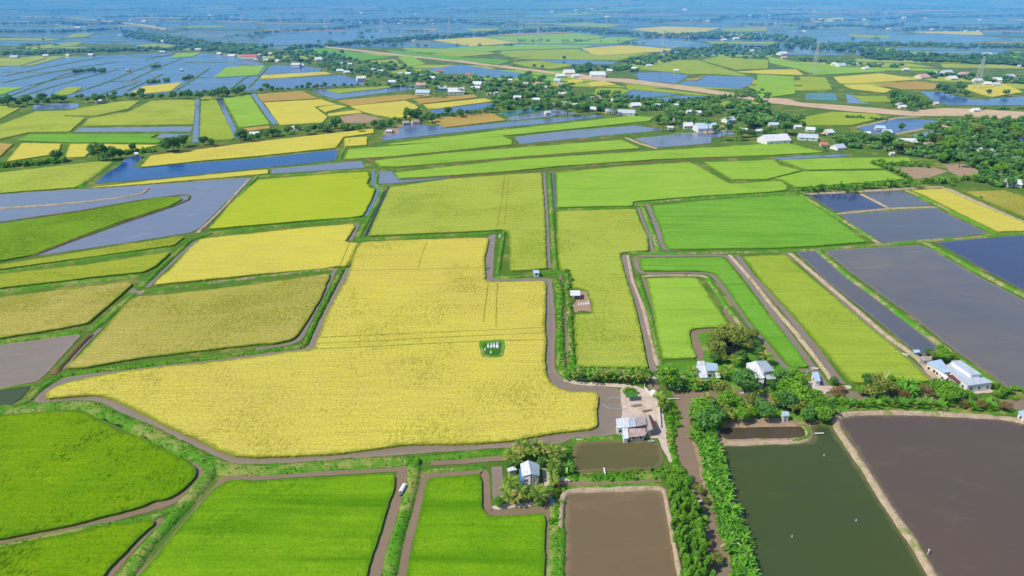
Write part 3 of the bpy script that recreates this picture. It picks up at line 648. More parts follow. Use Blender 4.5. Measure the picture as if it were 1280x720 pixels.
bund('bright green bund between straw field and largest yellow field', '428,336 415,362 402,386 391,408 381,430 372,434 342,436.5 320,440 250,448.5 175,457 100,465 72,470', 2.6, 'gbund', 1.0, 1.6, th=.55)
bund('green bund at left tip of largest yellow field', '76,469 52,483 34,500 18,510 -10,515', 3.6, 'gbund', .9, 1.2)
bund('brown and green bund along top of straw coloured field', '172,364.5 250,354.5 320,346 395,337.5 424,335', 2.4, 'mbund', .8, .8)
bund('bright green bund curving along left of wing field', '460,272 395,277.5 320,285.5 262,291 238,300 216,320 190,345 175,358', 3.8, 'gbund', 1.0, 1.3)
bund('green bund along upper right of stained yellow green field', '472,216 470,230 479,237 470,256 458,277 448,295', 3.4, 'gbund', .9, .8)
bund('green bund along foot of large olive field with white bags', '446,299 495,296.5 570,293 626,289.5', 3.0, 'gbund', .8, 1.0)
bund('green hook shaped bund beside side ditch', '630,288 627,310 622,342', 2.6, 'gbund', .9, 1.2)
bund('green bund under foot of olive field by blue hut', '619,345.5 640,346.5 680,342 700,339 708,341', 2.8, 'gbund', .9, 1.2)
bund('bushy green bank right of winding brown ditch', '697,349 701,370 700,395 701,430 703,460 710,472', 3.6, 'gbund', 1.2, 2.2, th=.6)
bund('grassy bank with dry patches left of olive field', '709,342 711,370 712,400 714,430 716,455', 2.6, 'mbund', 1.0, 1.8, th=.6)
bund('straight green bund between purple ditch and pale field', '687,215 690,262 692,300 695,336', 3.0, 'gbund', .9, .8)
bund('green bund under pale yellow green field', '697,261.5 740,260.5 790,259 800,255.5', 2.4, 'gbund', .7, .5)
bund('weedy bund with bare crown between two ditches', '803,256 811,277 820,300 824,312', 3.4, 'mbund', .9, .5)
bund('long green and tan bund along foot of pale green fields', '796,254 850,249 900,245.5 960,242 1000,240.5', 3.0, 'mbund', .8, .4)
bund('bund along foot of bright fresh green field', '778,315 840,316.5 900,315.5 960,314.5 1020,311.5 1100,306', 2.2, 'mbund', .8, .5)
bund('straight sandy bund left of enclosed green plot', '785,318 791,349 806,388 815,427 823,456', 2.2, 'tbund', .9)
bund('green bank right of the sandy straight bund', '797,345 806,372 815,405 823,440 826,455', 3.2, 'gbund', .8, 1.0)
bund('thin sandy bund along top of inner green plot', '803,344.5 840,343.5 880,344 890,350', 1.4, 'tbund', .8)
bund('green bund with sandy crown right of inner green plot', '884,345 900,370 914,390 928,408 940,420', 2.8, 'mbund', .9, .6)
bund('sandy bund between two straight ditches', '912,317.5 940,349 968,384 997,417 1020,446 1040,473', 2.3, 'tbund', 1.0, .2)
bund('sandy bund right of broad yellow green strip field', '987,315 1025,347 1060,377 1110,420 1150,448 1172,476', 2.6, 'tbund', 1.0, .12)
bund('green and sandy bund between slate ponds', '1022,312 1065,348 1090,366 1135,400 1180,433 1200,448 1232,471 1262,490', 3.2, 'mbund', 1.0, .7)
bund('green grassy bund with sandy crown before dark blue pond', '1155,302 1185,317 1220,337 1255,356 1280,368 1350,403', 3.4, 'mbund', 1.0, .5)
bund('level tan bund above large weed streaked pond', '1020,311 1060,308.5 1100,305.5 1150,301 1200,297.5 1235,295 1280,291 1340,286', 3.2, 'mbund', .9, .25)
bund('narrow tan bund splitting slate pond from upper ponds', '1046,266.5 1080,263.5 1112,260.5 1172,258', 2.4, 'tbund', .8)
bund('diagonal tan bund between two small slate ponds', '1074,241 1092,250 1112,260.5', 2.4, 'tbund', .8)
bund('green bund right of bright fresh green field', '998,241.5 1022,255 1047,270.5 1075,288 1102,305', 3.0, 'mbund', .9, .4)
bund('tan bund at left edge of right ripe strip', '1131,236.5 1160,249 1196,267 1246,291.5', 3.0, 'mbund', .9, .3)
bund('tan bund along top of small ponds by tree hedge', '1003,242 1072,239 1132,235.5 1180,233', 3.0, 'tbund', .8)
bund('broad tan path between the two right ripe fields', '1181,234 1222,252 1262,270 1310,290', 5.0, 'tbund', .8)
bund('diagonal sandy bund between olive green pond and dark brown pond', '1251,521 1196,517.5 1119,514.5 1065,515.5 1049,518 1044,524 1049,537 1062,556 1080,582 1110,631 1147,683 1168,720 1192,765', 2.9, 'tbund', 1.0, .1, rough=.2)
bund('sandy bund corner at right edge beside small hut', '1248,521 1268,523 1285,528 1345,541', 3.0, 'tbund', .9)
bund('sandy frame bund at top and left of square brown pond', '700,664 702,625 709,612.5 740,611.5 775,610.5 825,608.5 833,614', 2.2, 'tbund', .9)
bund('green topped bund at left of square brown pond', '702,658 701,690 699,750', 3.0, 'gbund', .8, 1.4)
bund('sandy bund at right of square brown pond under trees', '831,612 838,648 844,682 851,720 858,760', 1.8, 'tbund', .9)
bund('green bank between olive brown pond and ditch', '704,596 740,597.5 780,597 830,593', 3.0, 'gbund', .8, 2.0, th=.6)
bund('low green bank below the ditch', '702,609 740,607.5 780,606.5 826,603.5', 1.8, 'gbund', .6, 1.2)
bund('green bank at left of olive brown pond', '707,556 711,575 709,592', 4.0, 'gbund', .8, 1.6)
bund('green bank at top of olive brown pond', '715,548.5 750,547 778,546', 2.2, 'gbund', .8, 1.2)
bund('green bank right of sandy path by the creek', '838,505 838,525 838,548 844,572 850,590', 2.6, 'gbund', .8, 2.2, th=.6)
bund('tan bund inside olive pond under small brown pond', '896,554 930,553 1000,551 1013,545 1010,535', 2.6, 'tbund', .8, .1)
bund('green tipped bund at right end of small brown pond', '985,551.5 1000,550 1012,545 1011,538 1004,530', 1.6, 'gbund', 1.05, 1.2)
bund('brown mud bund right of grey brown pond', '115,416 98,432 80,452 66,467', 3.2, 'bbund', 1.0, .3)
bund('thin bund between two ponds at left edge', '-40,490 0,485.5 44,480', 1.4, 'mbund', .7, .5)
bund('green bank above grey brown pond', '-40,431 0,427 50,421 100,414', 4.0, 'gbund', .7, 1.0)
bund('shaggy green bank between dry field and straw field', '168,366 150,382 128,402 112,413', 4.0, 'gbund', .8, .9)
bund('green bund under ripe lodged field at left', '-40,369 0,363.5 87,353 175,343.5', 4.6, 'gbund', .8, .6)
bund('green bund between thin ripe strips at left', '-40,346 0,339.5 125,321.5 216,309', 3.6, 'gbund', .7, .4)
bund('tan mud bund round green tongue field', '-40,283 0,277.5 100,263.5 170,251 225,243.5 237,243.5 236,249 216,257.5 155,277.5 87,301.5 36,321', 2.6, 'bbund', .9)
bund('curved tan mud bund inside lavender flooded paddy', '-40,264 0,260 60,256 100,252.5 150,247 178,242 187,233', 2.8, 'tbund', .9)
bund('tan bund at right of lavender flooded paddy', '314,222 299,238 282,257 262,277 247,290', 3.0, 'tbund', .9)
bund('green bund left of stained yellow green field', '323,218 305,238 287,259 268,280', 3.4, 'gbund', .8)
bund('green bund under lavender grey flooded strip', '318,220.5 380,217.5 470,211', 3.0, 'gbund', .8)
bund('bund above the wide ripe field at upper left', '187,192 240,185 320,175.5 395,167 465,158.5', 4.5, 'bbund', .8)
bund('dark green bund slanting beside small stilted hut', '97,234 120,218 143,201 150,197', 4.0, 'gbund', .8)
bund('tan bund between lavender strips and green bands', '456,197 475,205 500,208 560,203.5 640,197.5 720,191 800,186.5', 2.8, 'bbund', .7)
bund('bund line between first and second pale green bands', '430,200 495,196 560,189.5 640,182 700,177.5 780,172', 2.6, 'bbund', .7)
bund('bund line over lowest pale green band', '496,225 560,221 640,215.5 700,211 800,203.5 860,199.5 930,196', 2.8, 'bbund', .7)
bund('short tan bund beside dull purple paddy', '782,171.5 800,179 822,185.5', 3.2, 'tbund', .7)
bund('short green bund by the blue strip tip', '424,199 428,190 436,178 441,170', 3.0, 'gbund', .7)
bund('tan bund around right end of blue pond', '1070,159 1122,147 1150,145.5', 5, 'tbund', .8)
bund('tan bund below right blue pond', '1120,167 1150,161.5 1176,156 1200,162', 5, 'tbund', .8)
# lines in the flooded paddies far at left
for i, s in enumerate(('7,122 45,107 80,93 120,84', '20,122 70,107 110,96 150,86', '0,104 50,93 105,83 150,77', '90,117 130,104 165,90 200,77', '0,96 80,80 130,71', '155,115 185,101 205,92', '215,116 240,100 262,85', '125,102 170,101 180,101', '160,102 190,88 230,72', '285,114 305,98 318,93', '220,99 250,97 268,97', '225,78 280,78 320,82', '150,66 178,72 235,67', '0,90 60,90 110,86', '30,108 75,98 110,90', '120,120 150,110 175,102', '310,110 320,100 335,84', '180,75 205,70 230,64')):
    bund(['thin green bank line in the flooded paddies, sloping plot edge %s', 'thin weedy bank line in the flooded paddies, plot edge %s'][i % 2] % ['by left corner', 'near lower tree row', 'at left rim', 'by green plot', 'at upper left', 'by gold plot', 'by blue pond side', 'short level one', 'crossing the middle', 'near orange roof', 'by green wedge', 'below school roof', 'below tree belt', 'low at left rim', 'left of centre', 'above tree row', 'right rim', 'upper centre'][i], s, 5, 'ground', .9, name='bund_path')
# bare earth -----------------------------------------------------------------------
bare('bare_ground', 'pale sandy farm yard behind the patched sheds', 'yard', '776,486 785,481 804,484.5 815,493.5 823,501 829,519 832,534 836,546 845,577 838,580 829,562 824,548 800,548 778,549 776,536 777,515', 'sand')
strip('sandy_path', 'pale sandy path along foot of banana row', 'path', '706,474 722,479 750,480.5 776,482 790,484', 2.6, 'sand', z=.12)
strip('sandy_path', 'short sandy path across to the round tree', 'path', '806,470 823,471.5 832,470', 2.4, 'sand', z=.12)
bare('bare_ground', 'bare tan earth round the small brown pond', 'earth', '891,545 896,536 905,526 925,522 980,520.5 1006,520.5 1022,526 1024,532 1012,534 1012,550 1000,553.5 950,556 900,558 893,552', 'soil')
bare('bare_ground', 'stony bare strip in front of the gabled house', 'earth', '935,482 949,474 958,476 962,487 972,489 968,496 946,497', 'sand')
bare('bare_ground', 'rubble strewn strip left of tree garden', 'earth', '871,415 884,415 894,440 899,455 890,458 884,440', 'soil')
bare('bare_ground', 'bare earth by the low flat house', 'earth', '842,455 868,453 872,462 850,466', 'soil')
bare('bare_ground', 'sandy yard of the small blue roofed shed', 'yard', '1008,476 1030,478 1040,484 1064,481 1066,486 1034,489 1030,497 1014,493', 'sand')
bare('bare_ground', 'concrete patio in front of the large blue white house', 'patio', '1207,485 1233,481.5 1242,490 1219,492.5', 'sand')
bare('bare_ground', 'sandy margin along lower fence of palm plot', 'earth', '612,632 640,629 672,627 673,631.5 640,635 618,639 612,637', 'sand')
bare('bare_ground', 'bare earth by the palm plot house', 'earth', '677,585 685,587 687,600 682,612 678,600', 'sand')
bare('bare_ground', 'bare pinkish plot enclosed by banana hedge', 'earth', '1118,210 1162,208 1186,214 1160,222 1140,224', 'soil')
bare('bare_ground', 'bare brown plot among right village trees', 'earth', '1178,205 1205,205 1230,216 1200,222 1185,213', 'soil')
bare('bare_ground', 'brown mud margin at fishing huts', 'earth', '480,162 500,156 530,160 505,168 478,170', 'soil')
bare('bare_ground', 'sandy tomb plot beside white hut', 'earth', '712,366 732,364 737,377 741,390 728,388 718,391', 'soil')
bare('grass_ground', 'dark green grass square with white tombs in largest yellow field', 'grass plot', '599,426 630,424.5 631,441 628,446 603,447 600,443', 'gbund', h=.97)
bare('grass_ground', 'darker inner grass of tomb square', 'grass plot', '602.5,428.5 626.5,427.5 627,441 624,444 605,444.5', 'dgrass', h=1.0)
bare('grass_ground', 'green grass under the tree garden and houses', 'grass plot', '822,455 872,452 862,420 900,410 925,408 945,425 985,462 1000,480 1010,500 960,500 900,497 850,488', 'gbund')
bare('grass_ground', 'green grass strip of the right tree belt', 'grass plot', '868,515 893,496 1000,496 1180,500 1300,512 1300,520 1250,518 1120,512 1062,513 1044,521 1020,530 960,522 905,525 895,545 870,545', 'gbund')
bare('bare_ground', 'brown mud belt under the banana grove', 'earth', '866,552 892,548 908,592 921,638 933,683 946,722 955,765 940,765 914,690 892,640 878,610', 'soil', h=.2)
bare('bare_ground', 'vegetable beds of bare earth strips near tree belt', 'earth', '425,146 450,141.5 482,149 470,153.5 430,153.5', 'soil')
bare('sandy_road', 'broad unfinished sandy road sweeping across the plain', 'road',
 '407,57.8 440,61.2 470,64.6 495,67.3 570,74.6 625,82 632,81.5 645,84 677,87.5 700,91.5 725,92 745,96.5 790,99 865,108.5 910,115.2 960,122 985,123.5 1000,128 1060,132 1135,138.5 1180,135 1210,135.5 1240,137.5 1330,142.5 1330,151.5 1280,150.5 1210,145.5 1135,144.8 1060,139 960,128.6 910,120 865,114 790,104 725,99 700,93.5 677,90.6 640,86.4 570,77.4 495,69.6 440,63.2 407,59.4', 'road', h=.35, r=4)
strip('sandy_road', 'pale distant road at upper left', 'road', '30,20.5 70,21.5 110,24 150,28 175,31 210,37', 26, 'road', z=.35)
strip('sandy_road', 'thin village lane at right', 'road', '1055,176 1085,181 1120,188 1160,196', 5, 'road', z=.3)
strip('sandy_road', 'pale track by warehouse', 'road', '900,157 912,160 905,163 880,166', 5, 'road', z=.3)
# ------------------------------------------------------------------ buildings
M['rw'] = mat_plain('white sheet roof', (.70, .72, .76, 1), .45, .4, .1, .5, 9.0, stain=(.42, .34, .30, 1), stain_amt=.5)
M['rb'] = mat_plain('pale blue sheet roof', (.42, .58, .76, 1), .45, .4, .07, .5, 9.0, stain=(.52, .46, .44, 1), stain_amt=.55)
M['rl'] = mat_plain('blue grey sheet roof', (.50, .56, .66, 1), .45, .4, .08, .5, 9.0, stain=(.40, .34, .32, 1), stain_amt=.55)
M['rg'] = mat_plain('weathered grey roof', (.40, .34, .33, 1), .8, .2, .15, .6, 7.0, stain=(.26, .18, .15, 1))
M['rr'] = mat_plain('rusty sheet roof', (.55, .42, .38, 1), .8, .2, .15, .5, 7.0, stain=(.32, .13, .07, 1), stain_amt=.9)
M['rd'] = mat_plain('dark maroon roof', (.16, .07, .06, 1), .8, .2, .2, .6, 7.0)
M['rt'] = mat_plain('red roof', (.50, .17, .14, 1), .7, .2, .12, .6, 7.0)
M['ro'] = mat_plain('pink orange roof', (.56, .34, .30, 1), .7, .2, .12, .6, 7.0)
M['rh'] = mat_plain('thatched roof', (.36, .25, .17, 1), .95, .05, .3, 1.2)
M['ru'] = mat_plain('strong blue roof', (.08, .22, .55, 1), .5, .3, .08, .6, 7.0)
M['teal_sheet'] = mat_plain('teal tarpaulin', (.06, .40, .38, 1), .6, .3, .12, 1)
M['ww'] = mat_plain('white wall', (.72, .71, .70, 1), .8, .2, .08, .4, stain=(.5, .46, .42, 1), stain_amt=.3)
M['wc'] = mat_plain('cream wall', (.66, .58, .48, 1), .8, .2, .1, .4, stain=(.4, .33, .28, 1), stain_amt=.3)
M['wg'] = mat_plain('grey board wall', (.34, .29, .26, 1), .9, .1, .2, .8)
M['wt'] = mat_plain('teal wall', (.10, .42, .45, 1), .8, .2, .1, .4)
M['dark'] = mat_plain('dark opening', (.03, .03, .035, 1), .4, .4, .1)
M['door'] = mat_plain('painted door', (.18, .27, .36, 1), .6, .3, .1)
M['wood'] = mat_plain('weathered wood', (.30, .22, .16, 1), .9, .1, .3, 2)
M['conc'] = mat_plain('pale concrete', (.62, .60, .58, 1), .85, .15, .12, 1)
M['tomb'] = mat_plain('whitewashed tomb', (.70, .68, .69, 1), .8, .2, .06, 2)
M['boatw'] = mat_plain('white boat paint', (.74, .74, .74, 1), .5, .3, .08, 2)
M['boatb'] = mat_plain('blue boat paint', (.22, .48, .62, 1), .5, .3, .1, 2)
M['boatg'] = mat_plain('grey boat wood', (.48, .47, .46, 1), .7, .2, .15, 2)
M['steel'] = mat_plain('galvanised steel', (.52, .54, .56, 1), .5, .4, .1, 1, metal=.2)

def local(root, P):
    mw = Matrix.Translation(root.location) @ Matrix.Rotation(root.rotation_euler.z, 4, 'Z')
    inv = mw.inverted(); return [inv @ Vector(p) for p in P]
def quad_slab(mb, q, th, mi=0):
    lo = [Vector(p) - Vector((0, 0, th)) for p in q]; n = len(q)
    mb.face(q, mi); mb.face(lo[::-1], mi)
    for i in range(n): mb.face((q[i], lo[i], lo[(i + 1) % n], q[(i + 1) % n]), mi)
def fix(me):
    bm = bmesh.new(); bm.from_mesh(me); bmesh.ops.recalc_face_normals(bm, faces=bm.faces); bm.to_mesh(me); bm.free(); return me
def roof_px(root, px, mat, name='roof', th=.12, walls='ww', inset=.35, wallname='wall', openings=2, label=None, drop=0.0):
    """a roof plane whose corners (x, y, z) were surveyed from the photo, with walls under it"""
    q = local(root, [G(x, y, z) for x, y, z in px])
    mb = MB(); quad_slab(mb, q, th)
    r = obj(name, fix(mb.mesh(name, M[mat])), root)
    if label: r['label'] = label
    if walls:
        c = sum(q, Vector()) / len(q)
        p = [c + (a - c) * (1 - inset / max(.8, (Vector((a.x - c.x, a.y - c.y, 0))).length)) for a in q]
        mb = MB(); n = len(p)
        for i in range(n):
            a, b = p[i], p[(i + 1) % n]
            mb.face((Vector((a.x, a.y, -root.location.z)), Vector((b.x, b.y, -root.location.z)), b - Vector((0, 0, th)), a - Vector((0, 0, th))))
        wl = obj(wallname, fix(mb.mesh(wallname, M[walls])), root)
        # openings on the walls that face the viewer's side (south)
        k = 0
        for i in range(n):
            a, b = p[i], p[(i + 1) % n]; e = b - a; e.z = 0; L = e.length
            if L < 2: continue
            e.normalize(); nr = Vector((e.y, -e.x, 0)); m_ = (a + b) / 2
            if nr.dot(m_ - c) < 0: nr = -nr
            for j in range(openings):
                u = (j + .5) / openings; door = (j == 0 and k == 0)
                w_, h_ = (.9, 1.9) if door else (1.0, 1.0); zc = .95 if door else 1.5
                top = a.lerp(b, u).z - .3
                if zc + h_ / 2 > top: zc = top - h_ / 2
                q0 = Vector((a.lerp(b, u).x, a.lerp(b, u).y, zc)) + nr * .03
                mb = MB(); mb.box(q0, (w_, .06, h_), math.atan2(e.y, e.x))
                o = obj('door' if door else 'window', mb.mesh('door' if door else 'window', M['door' if door else 'dark']), root)
                if not door:
                    mb = MB()
                    for s_ in (-1, 1): mb.box(q0 + e * (s_ * (w_ / 2 + .04)), (.08, .1, h_ + .16), math.atan2(e.y, e.x))
                    for s_ in (-1, 1): mb.box(q0 + Vector((0, 0, s_ * (h_ / 2 + .04))), (w_, .1, .08), math.atan2(e.y, e.x))
                    obj('window_frame', mb.mesh('window_frame', M['ww']), o)
            k += 1
    return r
def site(name, label, cat, x, y, group=None):
    p = G(x, y, 0); return tag(empty(name, (p.x, p.y, .12)), label, cat, group)

t = site('house', 'small house with pale gabled roof and blue side sheet in the palm plot', 'house', 662, 600)
roof_px(t, [(660.4, 575.2, 4.6), (663.8, 592.5, 4.6), (652.6, 595.6, 3.1), (650.2, 579.6, 3.1)], 'rw', openings=1)
roof_px(t, [(660.6, 575.2, 4.6), (674.0, 580.2, 3.1), (674.4, 594.6, 3.1), (664.0, 592.5, 4.6)], 'rl', openings=1, walls='ww')
roof_px(t, [(655, 594.2, 2.75), (673.8, 593.4, 2.75), (673.2, 598.6, 2.2), (655.4, 599.4, 2.2)], 'rh', 'porch_roof', openings=1, walls='wc', wallname='porch_wall', inset=.5)
roof_px(t, [(648.8, 585.6, 2.7), (651.6, 587.2, 2.7), (655, 603.6, 2.1), (650.8, 604.6, 2.1)], 'ru', 'side_roof', walls=None)
t = site('shed', 'low white sheet lean to left of the palm plot house', 'shed', 640, 592)
roof_px(t, [(633.6, 586, 2.0), (641, 582.6, 2.2), (646.5, 586.6, 2.2), (635, 589.6, 2.0)], 'rw', walls='wg', openings=1)

t = site('gabled_house', 'white house with broad gabled sheet roof and low front porch', 'house', 952, 480)
roof_px(t, [(944.9, 451, 4.8), (956.4, 472.0, 4.8), (943.3, 474.4, 3.2), (932.6, 454.2, 3.2)], 'rw', openings=2)
roof_px(t, [(945.1, 451, 4.8), (957.9, 450.6, 3.4), (968.9, 463.8, 3.4), (955.4, 464.6, 4.8)], 'rl', openings=2)  # greyer right slope: the roof's uneven light is put into its colour
roof_px(t, [(956.6, 468.6, 3.0), (969.6, 466.4, 2.9), (970.6, 473.4, 2.5), (957.4, 474.2, 2.5)], 'rl', 'porch_roof', walls='ww', wallname='porch_wall', inset=.5, openings=1)
t = site('flat_house', 'low house with two pale roofs and a teal tarpaulin at its front', 'house', 884, 476)
roof_px(t, [(870, 456.6, 3.2), (881.4, 455.8, 3.3), (885.0, 472, 2.9), (875, 472.4, 2.8)], 'rw', openings=2)
roof_px(t, [(881.6, 452.7, 4.0), (896.7, 454.6, 3.6), (898.5, 463.4, 3.4), (884.4, 463.2, 3.9)], 'rb', openings=2)
roof_px(t, [(871.6, 451.2, 3.6), (880.6, 451, 3.6), (881.1, 455.4, 3.4), (871.2, 456.0, 3.4)], 'rw', 'rear_roof', openings=1, wallname='rear_wall')
roof_px(t, [(893.5, 466.4, 2.4), (899.2, 465.2, 2.4), (901.4, 471.6, 2.0), (895.0, 473.0, 2.0)], 'rw', 'side_roof', walls=None)
roof_px(t, [(875.2, 472.8, 2.2), (886.2, 471.6, 2.3), (886, 476.2, 1.9), (877, 476.6, 1.8)], 'teal_sheet', 'awning', walls=None)
t = site('shed', 'small shed with blue white roof on sandy yard by two canals', 'shed', 1020, 480)
roof_px(t, [(1014.8, 465.3, 2.7), (1022.5, 464.8, 2.9), (1026.3, 476.1, 2.6), (1019.7, 476.9, 2.4)], 'rb', openings=1)
t = site('large_house', 'large house with long pale blue roofs and raised ridge roof beside ponds', 'house', 1200, 480)
roof_px(t, [(1158, 452.6, 3.6), (1176.6, 449, 3.8), (1188.6, 465.0, 3.4), (1180, 465.8, 3.2)], 'rb', 'roof', openings=3, walls='wc')
roof_px(t, [(1181.4, 457.6, 4.0), (1189.0, 452.4, 4.2), (1242.3, 477.6, 3.6), (1210.4, 482, 3.4)], 'rl', 'roof', openings=3)
roof_px(t, [(1188.8, 450.8, 5.6), (1201, 450.4, 5.8), (1227, 467.6, 5.4), (1214.8, 468.6, 5.2)], 'rl', 'raised_roof', openings=2, wallname='raised_wall')
roof_px(t, [(1184.2, 469.4, 2.9), (1191.6, 467.8, 2.9), (1202.6, 477.2, 2.6), (1196.6, 478, 2.6)], 'rd', 'side_roof', walls='wg', wallname='side_wall', openings=1)
roof_px(t, [(1168, 460.8, 2.6), (1173, 459.8, 2.6), (1186, 471.0, 2.4), (1182.5, 474.0, 2.2)], 'ww', 'terrace', walls='wc', wallname='terrace_wall', openings=2)
t = site('hut', 'small brown grey roofed hut behind the large blue white house', 'hut', 1159, 453)
roof_px(t, [(1149.5, 447, 2.7), (1153, 444.8, 3.1), (1165.5, 445.4, 3.1), (1164, 450.6, 2.5), (1155, 451.2, 2.4)], 'rg', walls='wg', openings=1)
t = site('hut', 'tiny teal and white hut on corner of narrow slate pond', 'hut', 1146, 442)
roof_px(t, [(1141, 437.4, 2.2), (1148.5, 436.8, 2.4), (1150.8, 440.2, 2.2), (1143.5, 441, 2.0)], 'rb', walls='wt', openings=1)
t = site('farm_shed', 'cluster of patched sheds with white, grey and rusty sheet roofs', 'shed', 795, 548)
roof_px(t, [(769.8, 523.4, 3.4), (785.6, 521.6, 3.6), (787.0, 534.0, 3.3), (771.3, 535, 3.1)], 'rw', openings=2, walls='ww')
roof_px(t, [(785.8, 521.4, 3.5), (793.0, 520.6, 3.4), (795.8, 532.8, 3.2), (787.2, 533.8, 3.2)], 'rl', openings=1, walls='ww')
roof_px(t, [(793.6, 521, 3.3), (806.6, 521.6, 3.6), (808.8, 530.4, 3.3), (796.2, 533.0, 3.0)], 'rg', openings=2, walls='wg', label='grey weathered roof')
roof_px(t, [(805.8, 516.8, 3.0), (810.4, 518.2, 3.4), (816.2, 536.4, 3.2), (809.6, 538.9, 2.6)], 'rg', openings=1, walls='wg')
roof_px(t, [(810.7, 518.4, 3.35), (813.6, 519.2, 2.9), (821.0, 533.6, 2.7), (816.5, 536.2, 3.15)], 'rd', openings=1, walls='wg', label='dark maroon roof')
roof_px(t, [(785.2, 535.8, 3.0), (807.2, 535.0, 3.0), (806.8, 544.4, 2.3), (786.6, 546.4, 2.3)], 'rr', 'lean_to_roof', openings=2, walls='wg', wallname='lean_to_wall', label='rusty lean to roof')
roof_px(t, [(777.6, 535, 2.9), (784.8, 534.8, 3.0), (786.0, 547.6, 2.2), (779.8, 548.6, 2.1)], 'rw', 'lean_to_roof', openings=1, walls='ww', wallname='lean_to_wall', label='white lean to roof')
t = site('bush_shade_sheet', 'dark green sheet standing in for bush shade at edge of sandy farm yard', 'shelter', 788, 500)
roof_px(t, [(781, 489.6, 2.3), (797, 490.2, 2.4), (797.4, 496, 2.0), (783, 497, 2.0)], 'leafB', 'shade_sheet', th=.05, walls=None)  # added dark sheet on posts imitates the shaded part of the bush
mb = MB()
for x, y in ((782, 496), (796, 496), (782, 502), (796, 501)):
    q = local(t, [G(x, y, 0)])[0]; mb.tube((q, q + Vector((0, 0, 2.0))), .06)
obj('post', mb.mesh('post', M['wood']), t)
t = site('tomb_shelter', 'open white roofed shelter on posts next to tombs in olive field', 'shelter', 718, 371)
roof_px(t, [(712.3, 363.0, 2.9), (725.2, 362.8, 3.0), (725.5, 369.4, 2.6), (713.1, 369.6, 2.6)], 'rw', th=.1, walls=None)
for x, y in ((713.8, 368.6), (724.8, 368.4), (714.2, 374), (724.8, 373.8)):
    q = local(t, [G(x, y, 0)])[0]; mb = MB(); mb.tube((q, q + Vector((0, 0, 2.65))), .1); obj('post', mb.mesh('post', M['wood']), t)
t = site('hut', 'small blue white hut on green bund at foot of large olive field', 'hut', 669, 343)
roof_px(t, [(666, 337.8, 2.6), (673.4, 337.4, 2.7), (674.4, 341.0, 2.4), (667, 341.6, 2.3)], 'rb', walls='ww', openings=1, inset=.3)
t = site('shed', 'tiny white shed with blue roof on bare tan earth', 'shed', 983, 524)
roof_px(t, [(976.6, 514.2, 2.9), (985.4, 514.0, 3.0), (987.2, 519.4, 2.6), (978.6, 520.0, 2.6)], 'rb', walls='ww', openings=1, inset=.3)
t = site('hut', 'pale blue roofed hut on sandy bund at right edge', 'hut', 1280, 526)
roof_px(t, [(1272.4, 514.4, 2.9), (1283, 511.6, 3.2), (1290, 519.6, 3.0), (1280.5, 522.5, 2.6)], 'rb', walls='ww', openings=1)
t = site('stilt_hut', 'tiny grey white hut on stilts over a blue channel', 'hut', 170, 197)
roof_px(t, [(167.4, 190.4, 4.2), (172.6, 190, 4.4), (173.0, 192.6, 4.0), (167.8, 193.0, 4.0)], 'rw', walls='wg', openings=1, inset=.3)

def house(name, label, x, y, wpx, mat, d=1.25, wall='ww', wh=3.0, rot=None, group=None, cat='house', flat=False, rh=None):
    wd = wpx * (.8 if y > 55 else .7) / ppm(y); dp = wd * d if wd < 14 else min(wd * d, 16)
    wh = wh * (.8 if wd < 12 else .95); rh = rh or (.16 if flat else .26) * min(wd, dp)
    p = G(x, y, wh + rh * .5)
    if rot is None: rot = rng.uniform(-20, 25)
    t = tag(empty(name, (p.x, p.y, 0.05), R(rot)), label, cat, group)
    a, b = wd / 2, dp / 2; o = .45
    # ridge along the longer side (local x)
    mb = MB()
    sx, sy = a - .01, b - .01
    for s in (-1, 1):
        mb.face([(-sx, s * sy, 0), (sx, s * sy, 0), (sx, s * sy, wh), (-sx, s * sy, wh)])
        mb.face([(s * sx, -sy, 0), (s * sx, sy, 0), (s * sx, sy, wh), (s * sx, 0, wh + rh - .15), (s * sx, -sy, wh)])
    obj('wall', fix(mb.mesh('wall', M[wall])), t)
    mb = MB(); k = rh / b
    for s in (-1, 1):
        quad_slab(mb, [Vector((-a - o, s * .01, wh + rh)), Vector((a + o, s * .01, wh + rh)), Vector((a + o, s * (b + o), wh - k * o)), Vector((-a - o, s * (b + o), wh - k * o))], .12)
    obj('roof', fix(mb.mesh('roof', M[mat])), t)
    if y > 85:
        mb = MB(); mb.box((-a * .1, -b - .02, 1.0), (1.1, .08, 2.0)); obj('door', mb.mesh('door', M['door']), t)
        for u in (-.6, .55):
            mb = MB(); mb.box((a * u, -b - .02, 1.7), (1.3, .08, 1.1)); obj('window', mb.mesh('window', M['dark']), t)
        mb = MB(); mb.box((a + .02, 0, 1.7), (.08, 1.2, 1.1)); obj('window', mb.mesh('window', M['dark']), t)
    return t
CN = dict(rw='white roofed', rb='pale blue roofed', rl='grey blue roofed', rg='weathered grey roofed', rt='red roofed', ro='orange pink roofed', rh='thatched', ru='strong blue roofed', rr='rusty roofed', rd='dark red roofed')
house('warehouse', 'largest white warehouse roof by pale green band at right', 968, 170.5, 40, 'rw', .8, 'ww', 4, 14, cat='warehouse')
house('warehouse', 'white walled warehouse with light blue roof near dull purple paddy', 882, 156, 31, 'rb', .7, 'ww', 4.5, 8, cat='warehouse')
house('warehouse', 'low white annex at left of blue roofed warehouse', 859, 154.5, 15, 'rw', 1, 'ww', 4, 8, cat='warehouse')
house('long_house', 'long grey blue roofed house right of largest warehouse', 1010, 169, 27, 'rl', .6, 'ww', 3, -14)
house('house', 'tiny red roofed house in trees above pale green corner', 1030, 178.5, 10, 'rt')
house('house', 'pale house on lane right of red roofed one', 1048, 181.5, 16, 'rl', 1, 'ww', 3, 20)
